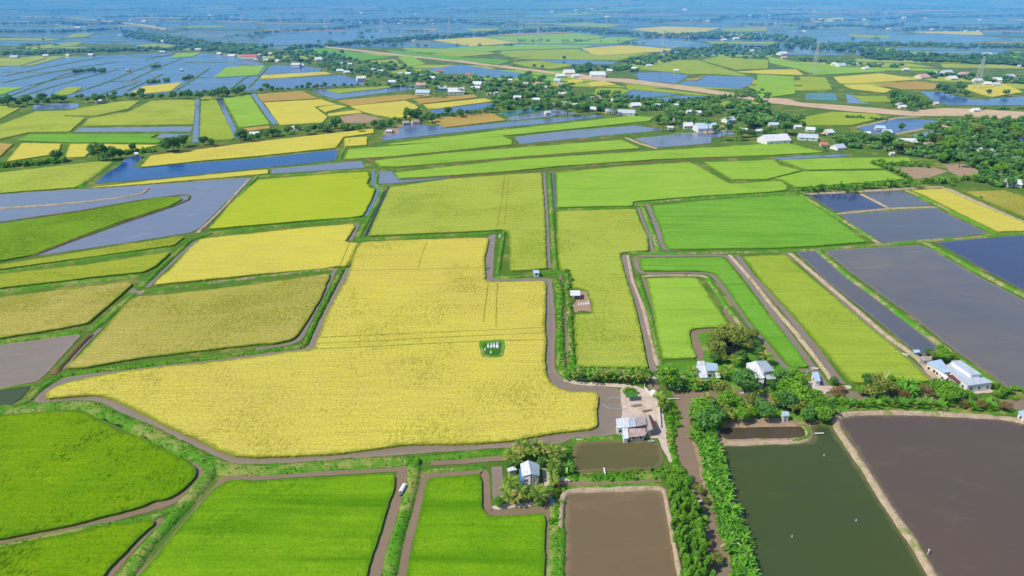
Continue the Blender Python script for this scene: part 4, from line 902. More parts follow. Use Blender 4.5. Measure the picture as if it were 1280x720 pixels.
house('pavilion', 'blue grey roofed pavilion among palms right of warehouses', 911, 147.5, 15, 'rl', 1, 'ww', 4, 25)
house('long_house', 'long white roofed house by small blue pond', 1133, 174.5, 26, 'rw', .6, 'ww', 3, -4)
house('house', 'orange pink walled house right of long white roof', 1160, 179, 12, 'ro', 1, 'wc', 3, 5)
house('hut', 'tiny white hut at corner of pale green plot', 1115, 190.5, 6, 'rw', 1, 'ww', 2.5, 0, cat='hut')
house('house', 'tall white house with flat roof at right edge of village', 1252, 192, 11, 'rw', 1.2, 'ww', 6, 20, flat=True)
house('house', 'grey brown tiled house under trees at right', 1253, 209.5, 16, 'rg', 1, 'wc', 3, 10)
house('house', 'broad white roofed house above right ripe field', 1266, 226, 20, 'rw', 1, 'ww', 3, -12)
house('hall', 'broad white roofed hall beside sandy road', 747, 91, 22, 'rw', .8, 'ww', 4.5, 0, cat='hall')
house('hut', 'tiny white hut alone in lavender paddies', 684, 139.5, 8, 'rw', 1, 'ww', 2.5, 20, cat='hut')
house('long_house', 'long grey roofed row of sheds above pale green band', 783, 138.5, 25, 'rl', .6, 'ww', 3, -6)
house('house', 'strong blue roofed house between pale roofs above green band', 778, 139.5, 10, 'ru', .8, 'ww', 2.6, -6)
house('house', 'pale roofed house left of long grey sheds', 763, 137, 14, 'rl', .8, 'ww', 3, 0)
house('house', 'white house with red gable top beside small bright field', 744, 121, 14, 'ro', 1, 'wt', 3.2, 15)
house('factory', 'broad pale roofed factory shed cluster in middle village', 570, 111.5, 24, 'rw', .8, 'ww', 4, 6, cat='factory')
house('factory', 'teal walled pale factory block at left of cluster', 552, 108.5, 14, 'rl', .8, 'wt', 4, 6, cat='factory')
house('factory', 'small square factory roof at upper right of cluster', 594, 108.5, 13, 'rw', .7, 'ww', 3.5, 10, cat='factory')
house('shed', 'light blue long roof on pool bank left of factory', 529, 113.5, 21, 'rb', .6, 'ww', 3, -8, cat='shed')
house('house', 'maroon and white roofed house by tall tree left of factory', 526, 104.5, 14, 'ro', .8, 'ww', 3, 5)
house('stilt_house', 'red hut standing in blue flooded fields', 550, 87.8, 7, 'rt', 1, 'wc', 3)
house('stilt_house', 'second red roof at rim of blue flooded fields', 585.5, 92.2, 7, 'rt', 1, 'wc', 3)
house('school', 'long red roofed school row at left village', 312, 69, 24, 'rt', .4, 'ww', 4.5, -6, cat='school')
house('house', 'white block house on bank of village blue pond', 370, 79.5, 12, 'rw', 1, 'ww', 4.5, 0, flat=True)
house('hut', 'thatched hut on pool bank in middle tree belt', 519, 150.5, 11, 'rh', 1, 'wc', 2.8, 20, cat='hut')
house('hut', 'grey brown hut beside thatched one', 507, 152, 9, 'rg', 1, 'wg', 2.6, 20, cat='hut')
house('hut', 'low pale hut at left corner of grey pool', 487, 162.5, 9, 'rl', 1, 'wg', 2.4, -10, cat='hut')
house('house', 'white roofed house in tree belt above wide ripe field', 370, 158.5, 10, 'rw', 1, 'ww', 3, -8)
house('shed', 'low white shed at left end of middle tree belt', 318, 165.5, 13, 'rw', .8, 'ww', 2.6, 12, cat='shed')
house('house', 'white house in tree row left of gold fields', 124.5, 125, 9, 'rw', .9, 'ww', 3, 8)
house('house', 'white walled house on bank right of long blue paddy', 451, 96, 13, 'rw', .8, 'ww', 4, 20)
house('house', 'red brown roofed house under far sandy road bend', 701, 104, 9, 'rr', 1, 'wc', 4)
V = 'small village houses among the trees'
PLACES = [('in trees above largest warehouse', 'r', [(997, 157, 10, 'rw'), (1013, 160, 12, 'rw'), (1035, 163, 14, 'rw'), (967, 154, 14, 'rl'), (930, 161, 9, 'rw'), (949, 162, 9, 'rw')]),
 ('at right beside the blue pond', 'r', [(1100, 158, 13, 'rb'), (1109, 163, 12, 'rl'), (1084, 165, 8, 'rw')]),
 ('at the right edge of the village', 'r', [(1237, 187, 12, 'rw'), (1271, 196, 14, 'rl'), (1226, 185, 7, 'rw')]),
 ('in trees below the sandy road', 'c', [(838, 158, 8, 'rw'), (840, 147, 10, 'rw'), (873, 139, 8, 'rw'), (861, 138, 7, 'rw'), (794, 129.5, 15, 'rw'), (769, 124, 12, 'rw'), (742, 134.5, 11, 'rw'), (845, 130, 7, 'rw'), (822, 130, 7, 'rw')]),
 ('in dense palms left of small bright field', 'c', [(647, 120.5, 11, 'rw'), (670, 123, 11, 'rw'), (708, 128, 13, 'rw'), (703, 116, 12, 'rw'), (718, 130, 9, 'rw'), (693, 130, 9, 'rg'), (672, 103, 7, 'ro'), (655, 104, 13, 'rw'), (697, 99, 10, 'rb'), (680, 108, 8, 'rw')]),
 ('beside the sandy road bend', 'c', [(711, 88.5, 16, 'rw'), (700, 93.5, 13, 'rw'), (719, 93.5, 10, 'rw'), (762, 87, 8, 'rw'), (793, 84.5, 9, 'rw'), (811, 81, 8, 'rl'), (845, 87, 7, 'rw')]),
 ('in tree belt around the factory', 'c', [(597, 103, 13, 'rw'), (608, 102.5, 6, 'rw'), (540, 96, 10, 'rw'), (528.5, 93, 9, 'rw'), (490, 101, 10, 'rw'), (510, 91, 8, 'rw'), (638, 99, 6, 'rw'), (500, 91, 6, 'rb'), (611, 116, 6, 'rw'), (620, 115, 6, 'rl')]),
 ('in tree belt above the village blue pond', 'l', [(425, 87, 10, 'rw'), (433, 89, 8, 'rw'), (398, 72.5, 10, 'rw'), (437, 79, 6, 'rw'), (476, 88, 9, 'rw'), (468, 86, 8, 'rl'), (375, 80.5, 10, 'rw'), (426, 78, 6, 'rb')]),
 ('in dense left village near the school', 'l', [(332, 74, 7, 'rw'), (347, 75, 6, 'rw'), (324, 68, 5, 'rw'), (338, 66, 5, 'rw'), (290, 68.5, 10, 'rw'), (274, 66, 6, 'rw'), (248, 61, 9, 'rw'), (330, 71, 5, 'rl'), (320, 74, 6, 'ro'), (346, 70, 5, 'rw')]),
 ('along the upper left tree row', 'l', [(114, 67.5, 7, 'rw'), (85, 68.3, 6, 'rw'), (57, 68.5, 7, 'rw'), (18, 70, 10, 'rl'), (203, 64, 7, 'rw'), (160, 86.5, 5, 'rg'), (227, 86.5, 4, 'rw')]),
 ('far off in the left haze', 'l', [(205, 50.5, 8, 'rw'), (97, 34, 9, 'rw'), (71, 30.5, 4, 'rw'), (180, 26, 7, 'rw'), (163, 25, 4, 'rw'), (150, 43.5, 4, 'rw'), (262, 19, 6, 'rw'), (290, 20, 4, 'rw')]),
 ('beside far tree belts at right', 'r', [(978, 65.5, 14, 'rw'), (980, 71, 8, 'ro'), (1051, 80, 12, 'rl'), (1082, 84, 10, 'rw'), (1043, 79, 8, 'rw'), (1069, 79, 7, 'rl'), (1132, 85.5, 8, 'rw'), (1153, 94, 15, 'ro'), (1166, 90, 10, 'rb'), (1183, 89, 16, 'rl'), (1190, 96, 12, 'rw'), (1205, 91, 14, 'ro'), (1222, 99, 12, 'rw'), (1234, 103, 10, 'rw'), (1246, 98, 12, 'rw'), (1262, 94, 12, 'rl'), (1234, 66.5, 12, 'rb'), (1274, 81.5, 4, 'rw'), (1245, 104, 10, 'rl')]),
 ('at the roadside beyond the round grove', 'r', [(1128, 132, 10, 'rw'), (1124, 128.5, 7, 'rl'), (1170, 128, 6, 'rw'), (1219, 136, 11, 'rw')]),
 ('far off in the right haze', 'r', [(1005, 38.5, 6, 'rw'), (993, 39, 3, 'rw'), (1057, 30, 5, 'rw'), (1080, 24, 6, 'rw'), (1110, 35.5, 6, 'rw'), (1083, 30, 4, 'rw'), (1165, 36, 7, 'rw'), (1207, 38, 4, 'rw'), (1222, 38, 4, 'rw'), (1225, 24, 5, 'rw'), (1130, 21.5, 6, 'rw'), (1157, 22, 4, 'rw'), (1018, 13.5, 4, 'rw')]),
 ('far off in the middle haze', 'm', [(507, 36, 4, 'ro'), (498, 29, 4, 'rw'), (541, 29.5, 4, 'rw'), (520, 17, 4, 'rw'), (452, 15.5, 5, 'rw'), (451, 28, 4, 'rw'), (759, 20.5, 8, 'rw'), (740, 10.5, 5, 'rw'), (720, 12, 6, 'rw'), (690, 14, 4, 'rw'), (885, 25.5, 6, 'rw'), (864, 25.5, 4, 'rw'), (856, 11.5, 8, 'rw'), (937, 19.5, 5, 'rw'), (517, 49.8, 4, 'rw'), (500, 45, 3, 'rw'), (920, 47, 10, 'rw'), (905, 49, 8, 'rw'), (940, 62.5, 6, 'rw'), (949, 64, 5, 'rw'), (830, 62, 4, 'rw'), (613, 11, 3, 'rw')])]
for place, _, L in PLACES:
    for x, y, wpx, m_ in L:
        house('village_house', 'small %s house %s' % (CN[m_], place), x, y, wpx, m_, rng.uniform(.7, 1.1), rng.choice(['ww', 'ww', 'wc']), 2.9, None, 'village houses ' + place)

# ------------------------------------------------------------------ tombs
def tomb(label, x, y, s=1.0, rot=0, group='white tombs in rice fields'):
    s *= .66
    zb = .97 if x < 650 else .1; p = G(x, y, zb); t = tag(empty('tomb', (p.x, p.y, zb), R(rot)), label, 'tomb', group)
    mb = MB(); mb.box((0, 0, .25 * s), (1.3 * s, 2.4 * s, .5 * s), 0, 0, .94); mb.box((0, 0, .62 * s), (.8 * s, 1.8 * s, .26 * s), 0, 0, .8); obj('slab', mb.mesh('slab', M['tomb']), t)
    mb = MB(); mb.box((0, 1.15 * s, .9 * s), (1.0 * s, .3 * s, 1.8 * s), 0, 0, .9); mb.box((0, 1.15 * s, 1.9 * s), (.6 * s, .3 * s, .3 * s), 0, 0, .3); obj('headstone', mb.mesh('headstone', M['tomb']), t)
    return t
for x, y, s, lb in ((610.2, 433.6, 1.0, 'leftmost of the row of white tombs in grass square'), (614.0, 433.6, 1.05, 'second white tomb of row in grass square'), (617.6, 433.2, 1.1, 'third white tomb of row in grass square'), (621.6, 433.6, 1.3, 'largest white tomb at right end of row in grass square'),
                    (606.2, 437.4, .6, 'small slender white tomb at left of grass square'), (613.6, 441, .65, 'small single white tomb in front of row in grass square'),
                    (723.4, 381.0, .8, 'leftmost white tomb below the open shelter'), (726.6, 380.6, .8, 'second white tomb below the open shelter'), (729.8, 380.4, .8, 'middle white tomb below the open shelter'), (732.6, 380.2, .85, 'fourth white tomb below the open shelter'), (735.8, 379.4, 1.05, 'tall white tomb at right end below the open shelter')):
    tomb(lb, x, y, s, rng.uniform(-5, 5))

# ------------------------------------------------------------------ boats, jetties, poles
def boat(label, x, y, L, W_, rot, mat, canopy=None, name='boat'):
    L *= .8; W_ *= .8; p = G(x, y, .2); t = tag(empty(name, (p.x, p.y, .16), R(rot)), label, 'boat')
    mb = MB(); n = 9; ring = []
    for i in range(n):
        u = i / (n - 1) * 2 - 1; wv = W_ / 2 * (1 - abs(u) ** 2.6) + .06; zz = .5 + .3 * abs(u) ** 3
        ring.append([Vector((-wv, u * L / 2, zz)), Vector((-wv * .55, u * L / 2 * .93, .02)), Vector((wv * .55, u * L / 2 * .93, .02)), Vector((wv, u * L / 2, zz)), Vector((wv * .82, u * L / 2 * .95, zz - .02)), Vector((wv * .4, u * L / 2 * .9, .16)), Vector((-wv * .4, u * L / 2 * .9, .16)), Vector((-wv * .82, u * L / 2 * .95, zz - .02))])
    for a, c in zip(ring, ring[1:]):
        for j in range(8): mb.face((a[j], a[(j + 1) % 8], c[(j + 1) % 8], c[j]))
    mb.face(ring[0]); mb.face(ring[-1][::-1])
    obj('hull', fix(mb.mesh('hull', M[mat])), t)
    for u in (-.5, .0, .5):
        mb = MB(); mb.box((0, u * L / 2, .46), (W_ * .86, .22, .05)); obj('thwart', mb.mesh('thwart', M['wood']), t)
    if canopy:
        mb = MB(); pr = []
        for k in range(7):
            a = math.pi * (.12 + .76 * k / 6); pr.append((math.cos(a) * W_ * .55, .75 + math.sin(a) * .75))
        for (a, b), (c, d) in zip(pr, pr[1:]): mb.face(((a, -L * .34, b), (c, -L * .34, d), (c, L * .34, d), (a, L * .34, b)))
        obj('canopy', fix(mb.mesh('canopy', M[canopy])), t)
    return t
boat('boat under white canopy moored on straight brown canal', 503.4, 613.5, 6.4, 1.7, -14, 'boatg', 'boatw')
boat('blue boat moored by right tip of palm plot', 690.2, 628.5, 4.4, 1.3, 12, 'boatb')
boat('long pale blue boat in short ditch below olive brown pond', 704.5, 600.6, 5.6, 1.2, 68, 'boatg')
boat('long pale boat among trees on creek near gabled house', 931, 492.2, 5.6, 1.2, 96, 'boatw')
boat('slim white boat in dark ditch right of broad strip field', 1127.5, 443, 5.6, 1.0, 52, 'boatw')
boat('white boat pulled to creek bank at left end of banana row', 728, 474.6, 5.5, 1.1, 85, 'boatw')
boat('small blue boat in side ditch of largest yellow field', 609.6, 335.2, 3.2, 1.1, -20, 'boatb')
boat('tiny grey boat at pond bank below patched sheds', 814, 552.6, 2.6, 1.0, 80, 'boatg')
boat('small white boat at corner of blue roofed sandy yard', 1018.5, 461.5, 3.4, 1.1, 80, 'boatw')

def pole(label, x, y, hpx, lean=0.0, name='utility_pole', cat='pole', group=None, wires=True):
    p = G(x, y, 0); h = hpx / ppm(y) / math.cos(PITCH + math.atan((y - 360) / F)); t = tag(empty(name, (p.x, p.y, 0.05)), label, cat, group)
    t.rotation_euler = (0, R(lean), 0)
    mb = MB(); mb.tube(((0, 0, 0), (0, 0, h)), [.16, .11], 8); obj('shaft', mb.mesh('shaft', M['conc']), t)
    mb = MB(); mb.box((0, 0, h - .35), (1.3, .1, .12)); obj('crossarm', mb.mesh('crossarm', M['wood']), t)
    for s in (-.55, .55):
        mb = MB(); mb.tube(((s, 0, h - .29), (s, 0, h - .08)), .05, 6); obj('insulator', mb.mesh('insulator', M['tomb']), t)
    return t
for i, (x, y, hp, ln, lb) in enumerate(((916.0, 477, 15, 7, 'pale utility pole between the flat house and gabled house'), (1002.6, 482, 18, 8, 'pale leaning utility pole beside blue roofed small shed'), (1105.5, 477, 14, 12, 'pale leaning utility pole behind the creek trees at broad strip field'), (1164.8, 168, 9, 3, 'pale pole beside blue pond'), (513.2, 110, 13, 0, 'pale tall pole left of factory roofs'), (494, 113, 7, 0, 'thin pole at left end of tree belt'))):
    pole(lb, x, y, hp, ln)
def plank(label, x, y, L, W_, rot, name='jetty', mat='conc', z=.5, cat='jetty', legs=True):
    p = G(x, y, z); t = tag(empty(name, (p.x, p.y, 0.1), R(rot)), label, cat)
    mb = MB(); mb.box((0, 0, z), (W_, L, .09)); obj('deck', mb.mesh('deck', M[mat]), t)
    if legs:
        for u in (-.42, .42):
            mb = MB(); mb.tube(((0, u * L, -.05), (0, u * L, z - .05)), .07); obj('post', mb.mesh('post', M['wood']), t)
plank('pale plank jetty running into olive brown pond', 756, 591, 4.6, .5, 0)
plank('short pale jetty at top corner of olive green pond', 1024, 541.8, 3.2, .5, 94)
plank('white plank footbridge across narrow creek', 873.6, 627.2, 3.4, .5, 112, 'footbridge', cat='footbridge')
plank('long thin plank bridge between round tree and creek bank', 838, 498.5, 6.4, .3, 92, 'footbridge', cat='footbridge')
plank('white plank at left tip of olive brown pond', 724, 549.2, 2.0, .5, 90, 'jetty')
def low_wall(label, pts, h=.9, th=.22, mat='conc'):
    P = [G(x, y, 0) for x, y in pp(pts)]; mb = MB()
    for a, b in zip(P, P[1:]):
        d = b - a; c = (a + b) / 2; mb.box((c.x, c.y, h / 2), (d.length + th * .9, th, h), math.atan2(d.y, d.x))
    tag(obj('garden_wall', mb.mesh('garden_wall', M[mat])), label, 'wall')
low_wall('pale low wall beside small brown basin and farm yard', '806.4,476 805.4,485.5 815.5,496')
low_wall('pale low wall down right side of sandy farm yard', '823.2,502.5 825.8,535')
def bits(name, label, cat, x, y, mk, mat, group=None):
    p = G(x, y, .2); mb = MB(); mk(mb)
    o = obj(name, mb.mesh(name, M[mat])); o.location = (p.x, p.y, .12); tag(o, label, cat, group)
def planks_(mb):
    for i in range(7): mb.box((rng.uniform(-.6, .6), rng.uniform(-.4, .4), .06 + .05 * i), (3.4, .22, .05), rng.uniform(.1, .5))
bits('plank_pile', 'upper brown plank pile on sandy farm yard', 'plank pile', 795.4, 507, planks_, 'wood')
bits('plank_pile', 'lower dark brown plank pile above grey shed roof', 'plank pile', 808, 513.4, planks_, 'wood')
def heap_(mb):
    n, m = 10, 5; rows = []
    for i in range(m):
        a = i / (m - 1) * math.pi / 2
        rows.append([(math.cos(a) * 1.5 * math.cos(j * 6.283 / n) * (1 + .1 * math.sin(j * 3)), math.cos(a) * 1.3 * math.sin(j * 6.283 / n), math.sin(a) * 1.5) for j in range(n)])
    for a, b in zip(rows, rows[1:]):
        for j in range(n): mb.face((a[j], a[(j + 1) % n], b[(j + 1) % n], b[j]))
bits('covered_heap', 'white covered heap at end of pale low wall', 'heap', 816.8, 491.5, heap_, 'tomb')
def floaty(mb):
    mb.tube(((0, 0, 0), (0, 0, .5)), [.22, .16], 8); mb.tube(((0, 0, .5), (0, 0, .9)), .04, 6)
for x, y, lb in ((990, 671, 'white float buoy at left in olive green pond'), (1070, 651, 'white float buoy right of centre in olive green pond'), (1030, 569.5, 'tiny float buoy in upper olive green pond')):
    bits('float_buoy', lb, 'float', x, y, floaty, 'boatg', 'float buoys on the olive pond')
def post_(mb): mb.tube(((0, 0, 0), (0, 0, 1.6)), .09, 6); mb.box((0, 0, 1.7), (.3, .3, .3))
bits('marker_post', 'white topped post on sandy diagonal bund', 'post', 1159.4, 693, post_, 'boatw')
bits('marker_post', 'white post at head of straight brown canal', 'post', 506.4, 581, post_, 'boatw')
def bags_(mb):
    for i in range(6): mb.box((rng.uniform(-.5, .5), i * .9 - 2.4, .18), (.7, .55, .3), rng.uniform(-.6, .6), 0, .8)
bits('feed_bags', 'row of white bags on green hook shaped bund', 'bags', 624.5, 295, bags_, 'tomb')
def sticks_(mb):
    for a, b in (((-3, 0), (3, .4)), ((-2.6, 1.2), (2, 1.0)), ((-3.4, -6), (-5.5, -3.4)), ((-3.4, -6), (3, -6.2))): mb.tube(((a[0], a[1], .25), (b[0], b[1], .25)), .07, 5)
bits('fish_frame', 'pale floating bamboo fish frame in ditch left of farm yard', 'fish frame', 770, 499, sticks_, 'boatg')

# ------------------------------------------------------------------ lattice pylons
def pylon(label, x, y, hpx, base=True):
    p = G(x, y, 0); h = hpx / ppm(y) * 1.02; t = tag(empty('power_pylon', (p.x, p.y, 0), R(35)), label, 'pylon', 'lattice power pylons')
    th = .16 + depth(y) * .00008
    def wid(z): return 3.6 * (1 - z / h) ** 1.25 + .9
    mb = MB(); lv = [0, .22, .42, .58, .7, .8, .88, .95, 1]
    for sx in (-1, 1):
        for sy in (-1, 1): mb.tube([(sx * wid(u * h), sy * wid(u * h), u * h) for u in lv], th, 4)
    obj('leg', mb.mesh('leg', M['steel']), t)
    mb = MB()
    for u, v in zip(lv, lv[1:]):
        a, b = wid(u * h), wid(v * h)
        for (x1, y1, x2, y2) in ((-1, -1, 1, -1), (1, -1, 1, 1), (1, 1, -1, 1), (-1, 1, -1, -1)):
            mb.tube(((x1 * a, y1 * a, u * h), (x2 * b, y2 * b, v * h)), th * .55, 3); mb.tube(((x2 * a, y2 * a, u * h), (x1 * b, y1 * b, v * h)), th * .55, 3)
    obj('lattice', mb.mesh('lattice', M['steel']), t)
    for u, L in ((.72, 5.2), (.84, 4.4), (.96, 3.6)):
        mb = MB()
        for s in (-1, 1):
            mb.tube(((s * wid(u * h), 0, u * h), (s * (L + 1), 0, u * h + .3)), th * .8, 4); mb.tube(((s * wid(u * h), 0, u * h + 1.6), (s * (L + 1), 0, u * h + .3)), th * .6, 4)
        obj('crossarm', mb.mesh('crossarm', M['steel']), t)
for x, y, hp, lb in ((1220, 111, 38, 'nearest lattice pylon, right of gold plot with shrubs'), (1017, 92, 37, 'lattice pylon on green plot left of the gold sheet'), (828, 70, 29, 'lattice pylon beside far tree belt above gold plots'), (673, 58, 26, 'lattice pylon in the broad green far plain'), (562, 47, 23, 'lattice pylon at top left corner of far green plain'), (477, 41, 21, 'lattice pylon standing in far blue flooded belt'), (407, 37, 18, 'faint lattice pylon left of far blue belt'), (350.5, 32, 15, 'fainter lattice pylon in the left haze'), (302, 28, 14, 'faintest lattice pylon deep in left haze'), (969, 34, 10, 'tiny lattice pylon far beyond right belts')):
    pylon(lb, x, y, hp)

# ------------------------------------------------------------------ trees and plants
def leafquad(mb, c, nrm, s, tint, asp=.7, mi=0):
    n_ = Vector(nrm).normalized(); a = n_.orthogonal().normalized(); b = n_.cross(a); an = rng.uniform(0, 6.283)
    u = a * math.cos(an) + b * math.sin(an); v = n_.cross(u)
    k = rng.uniform(-.25, .25) * s
    mb.face((c - u * s * .5, c - v * s * asp * .5 + n_ * k, c + u * s * .5, c + v * s * asp * .5 + n_ * k), mi, tint)
def crown_mesh(name, mat, rx, rz, zc, lobes, per, s, flat=.85, up=.25, seed=0):
    """leaf sprays gathered in uneven lobes, gaps between them"""
    global rng
    keep = rng; rng = random.Random(seed); mb = MB()
    for i in range(lobes):
        while True:
            d = Vector((rng.uniform(-1, 1), rng.uniform(-1, 1), rng.uniform(-.8, 1)))
            if .1 < d.length < 1: break
        lr = rng.uniform(.34, .52); f_ = min(1, (1 - lr * .75) / max(.01, d.length)) if d.length > 1 - lr * .75 else 1
        c = Vector((d.x * f_ * rx, d.y * f_ * rx, zc + d.z * f_ * rz)); lt = rng.uniform(-.18, .18)
        for k in range(per):
            e = Vector((rng.gauss(0, 1), rng.gauss(0, 1), rng.gauss(0, 1) * flat)).normalized()
            q = c + Vector((e.x * rx, e.y * rx, e.z * rz)) * (lr * rng.uniform(.62, 1.08))
            if q.z < zc - rz * .92: continue
            nv = e * 1.0 + Vector((0, 0, up)) + Vector((rng.gauss(0, .5), rng.gauss(0, .5), rng.gauss(0, .5)))
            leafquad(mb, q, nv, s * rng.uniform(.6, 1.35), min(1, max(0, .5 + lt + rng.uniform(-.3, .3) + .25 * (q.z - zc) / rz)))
    rng = keep; return mb.mesh(name, M[mat])
def trunk_mesh(name, h, r, spread, n=4, seed=0):
    g = random.Random(seed); mb = MB()
    top = Vector((g.uniform(-.2, .2), g.uniform(-.2, .2), h * .55))
    mb.tube(((0, 0, -.1), (top.x * .4, top.y * .4, h * .28), top), [r, r * .8, r * .6], 7)
    for i in range(n):
        a = i * 6.283 / n + g.uniform(-.4, .4); e = Vector((math.cos(a) * spread, math.sin(a) * spread, h * g.uniform(.75, .95)))
        mb.tube((top * .9, top.lerp(e, .5) + Vector((0, 0, .2)), e), [r * .5, r * .34, r * .15], 5)
    return mb.mesh(name, M['bark'])
def palm_crown(name, mat, L, nf, z, droop=.9, seed=0, lift=.5, seg=7, dryp=.12, wf=.26):
    g = random.Random(seed); mb = MB()
    for i in range(nf):
        a = i * 2.399 + g.uniform(-.2, .2); el = lift + (1 - i / nf) * .75 - .25 + g.uniform(-.12, .12); ll = L * g.uniform(.82, 1.1)
        tint = g.uniform(.1, .85) if g.random() > dryp * (1 if i < nf * .6 else 3) else .96
        p = Vector((0, 0, z)); dr = Vector((math.cos(a) * math.cos(el), math.sin(a) * math.cos(el), math.sin(el))); sd_ = Vector((-math.sin(a), math.cos(a), 0))
        prev = p
        for k in range(seg):
            dr = (dr + Vector((0, 0, -droop * .32 * (k + 1) / seg))).normalized(); nx = prev + dr * (ll / seg)
            u = (k + .7) / seg; wl = L * wf * math.sin(math.pi * min(1, u * .86 + .12)) + .06
            up_ = dr.cross(sd_) * -1
            for s_ in (-1, 1):
                for m_ in range(2):
                    b0 = prev.lerp(nx, m_ / 2); b1 = prev.lerp(nx, m_ / 2 + .36)
                    tip = sd_ * (s_ * wl * g.uniform(.85, 1.1)) + dr * wl * .55 - Vector((0, 0, wl * .35))
                    mb.face((b0, b1, b1 + tip, b0 + tip * .96 - dr * .02), 0, min(1, max(0, tint + g.uniform(-.06, .06))))
            prev = nx
    return mb.mesh(name, M[mat])
def banana_crown(name, mat, L, nl, z, seed=0):
    g = random.Random(seed); mb = MB()
    for i in range(nl):
        a = i * 2.399 + g.uniform(-.4, .4); el = g.uniform(.45, 1.25); ll = L * g.uniform(.75, 1.15); p = Vector((0, 0, z))
        dr = Vector((math.cos(a) * math.cos(el), math.sin(a) * math.cos(el), math.sin(el))); s_ = Vector((-math.sin(a), math.cos(a), 0)); t = g.uniform(.05, .88)
        if g.random() < .03: t = .97
        rows = []; n = 5; dd = g.uniform(.3, .55)
        for k in range(n + 1):
            u = k / n; wd = ll * .115 * (math.sin(math.pi * (u * .86 + .1)) ** .7 if u < 1 else .15)
            rows.append((p - s_ * wd + Vector((0, 0, wd * .3)), p.copy(), p + s_ * wd + Vector((0, 0, wd * .3))))
            dr = (dr + Vector((0, 0, -dd * .62))).normalized(); p = p + dr * (ll / n)
        for r0, r1 in zip(rows, rows[1:]):
            for j in (0, 1): mb.face((r0[j], r0[j + 1], r1[j + 1], r1[j]), 0, min(1, max(0, t + g.uniform(-.05, .05))))
    return mb.mesh(name, M[mat])
def stem_mesh(name, h, r, lean, mat):
    mb = MB(); mb.tube([(lean * (u ** 1.6), 0, h * u - .1) for u in (0, .3, .6, .85, 1)], [r * 1.25, r, r * .9, r * .8, r * .75], 7); return mb.mesh(name, M[mat])
BL = {}
for key, mat, lob, per, s in (('A', 'leafA', 15, 95, .62), ('O', 'leafO', 13, 70, .6), ('B', 'leafB', 14, 90, .62), ('D', 'leafD', 11, 70, .55), ('V', 'leafV', 13, 36, 1.0)):
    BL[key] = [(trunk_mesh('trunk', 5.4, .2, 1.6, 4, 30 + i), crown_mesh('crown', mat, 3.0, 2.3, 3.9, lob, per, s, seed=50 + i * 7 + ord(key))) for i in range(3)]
SHR = [crown_mesh('shrub', 'leafA', 1.2, 1.0, .95, 8, 42, .42, seed=400 + i) for i in range(3)]
MEL = [(trunk_mesh('trunk', 6.0, .12, .5, 3, 90 + i), crown_mesh('crown', 'leafM', 1.2, 2.4, 4.3, 9, 80, .4, flat=1.0, up=.5, seed=120 + i)) for i in range(4)]
PAL = [(stem_mesh('trunk', 4.6, .17, .5, 'bark'), palm_crown('crown', 'leafP', 3.7, 13, 4.5, seed=150 + i, lift=.42, dryp=.04, wf=.17)) for i in range(4)]
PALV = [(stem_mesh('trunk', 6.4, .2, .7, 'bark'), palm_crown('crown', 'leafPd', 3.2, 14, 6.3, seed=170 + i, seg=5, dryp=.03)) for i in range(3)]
NIP = [palm_crown('nipa_palm', 'leafPn', 3.2, 15, .35, droop=.6, seed=190 + i, lift=.65, dryp=.02) for i in range(3)]
BAN = [(stem_mesh('stem', 1.7, .15, .1, 'stemN'), banana_crown('crown', 'leafN', 2.15, 13, 1.6, seed=210 + i)) for i in range(5)]
def plant(name, label, cat, group, p, meshes, names, sc, rz=None, parts=True, sz=None):
    rz = rng.uniform(0, 6.283) if rz is None else rz; S3 = (sc, sc, sz or sc)
    t = empty(name, p, rz); t.scale = S3; tag(t, label, cat, group)
    for me, nm in zip(meshes, names): obj(nm, me, t)
    return t
def base_at(x, y, zc): q = G(x, y, zc); return Vector((q.x, q.y, 0.05))
NT = [0]
def tree(label, x, y, wpx, key='A', group='leafy trees', hs=1.0):
    """x, y is the middle of the crown in the survey"""
    NT[0] += 1
    fixed = key == 'a'; key = 'A' if fixed else key
    if not fixed and key == 'A' and rng.random() < .3: key = rng.choice('BOV')
    if key == 'V' and wpx < 30: wpx *= .86
    wpx *= rng.uniform(.86, 1.24)
    sc = wpx / ppm(y) / 6.2; k = rng.randrange(3)
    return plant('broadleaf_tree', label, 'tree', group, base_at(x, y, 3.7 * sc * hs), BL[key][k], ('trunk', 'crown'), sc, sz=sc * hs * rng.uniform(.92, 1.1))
def palm(label, x, y, wpx, group='coconut palms', far=False):
    k = rng.randrange(3); P_ = PALV if far else PAL; hh = 6.3 if far else 4.5
    sc = wpx / ppm(y) / 5.4
    return plant('coconut_palm', label, 'palm tree', group, base_at(x, y, hh * sc), P_[k], ('trunk', 'crown'), sc)
def nipa(label, x, y, wpx, group='low nipa palms along the creek'):
    sc = wpx / ppm(y) / 4.9; p = base_at(x, y, .9 * sc)
    o = obj('nipa_palm', NIP[rng.randrange(3)]); o.location = p; o.scale = (sc,) * 3; o.rotation_euler = (0, 0, rng.uniform(0, 6.28)); tag(o, label, 'palm', group)
def banana(label, x, y, sc, group):
    k = rng.randrange(5); return plant('banana_plant', label, 'banana plant', group, base_at(x, y, 1.9 * sc), BAN[k], ('stem', 'crown'), sc * rng.choice((rng.uniform(.6, .85), rng.uniform(.85, 1.1), rng.uniform(1.0, 1.3))))
def shrub(label, x, y, wpx, group):
    sc = wpx / ppm(y) / 2.5; o = obj('shrub', SHR[rng.randrange(3)]); o.location = base_at(x, y, .8 * sc); o.scale = (sc, sc, sc * rng.uniform(.8, 1.2)); o.rotation_euler = (0, 0, rng.uniform(0, 6.28)); tag(o, label, 'shrub', group)
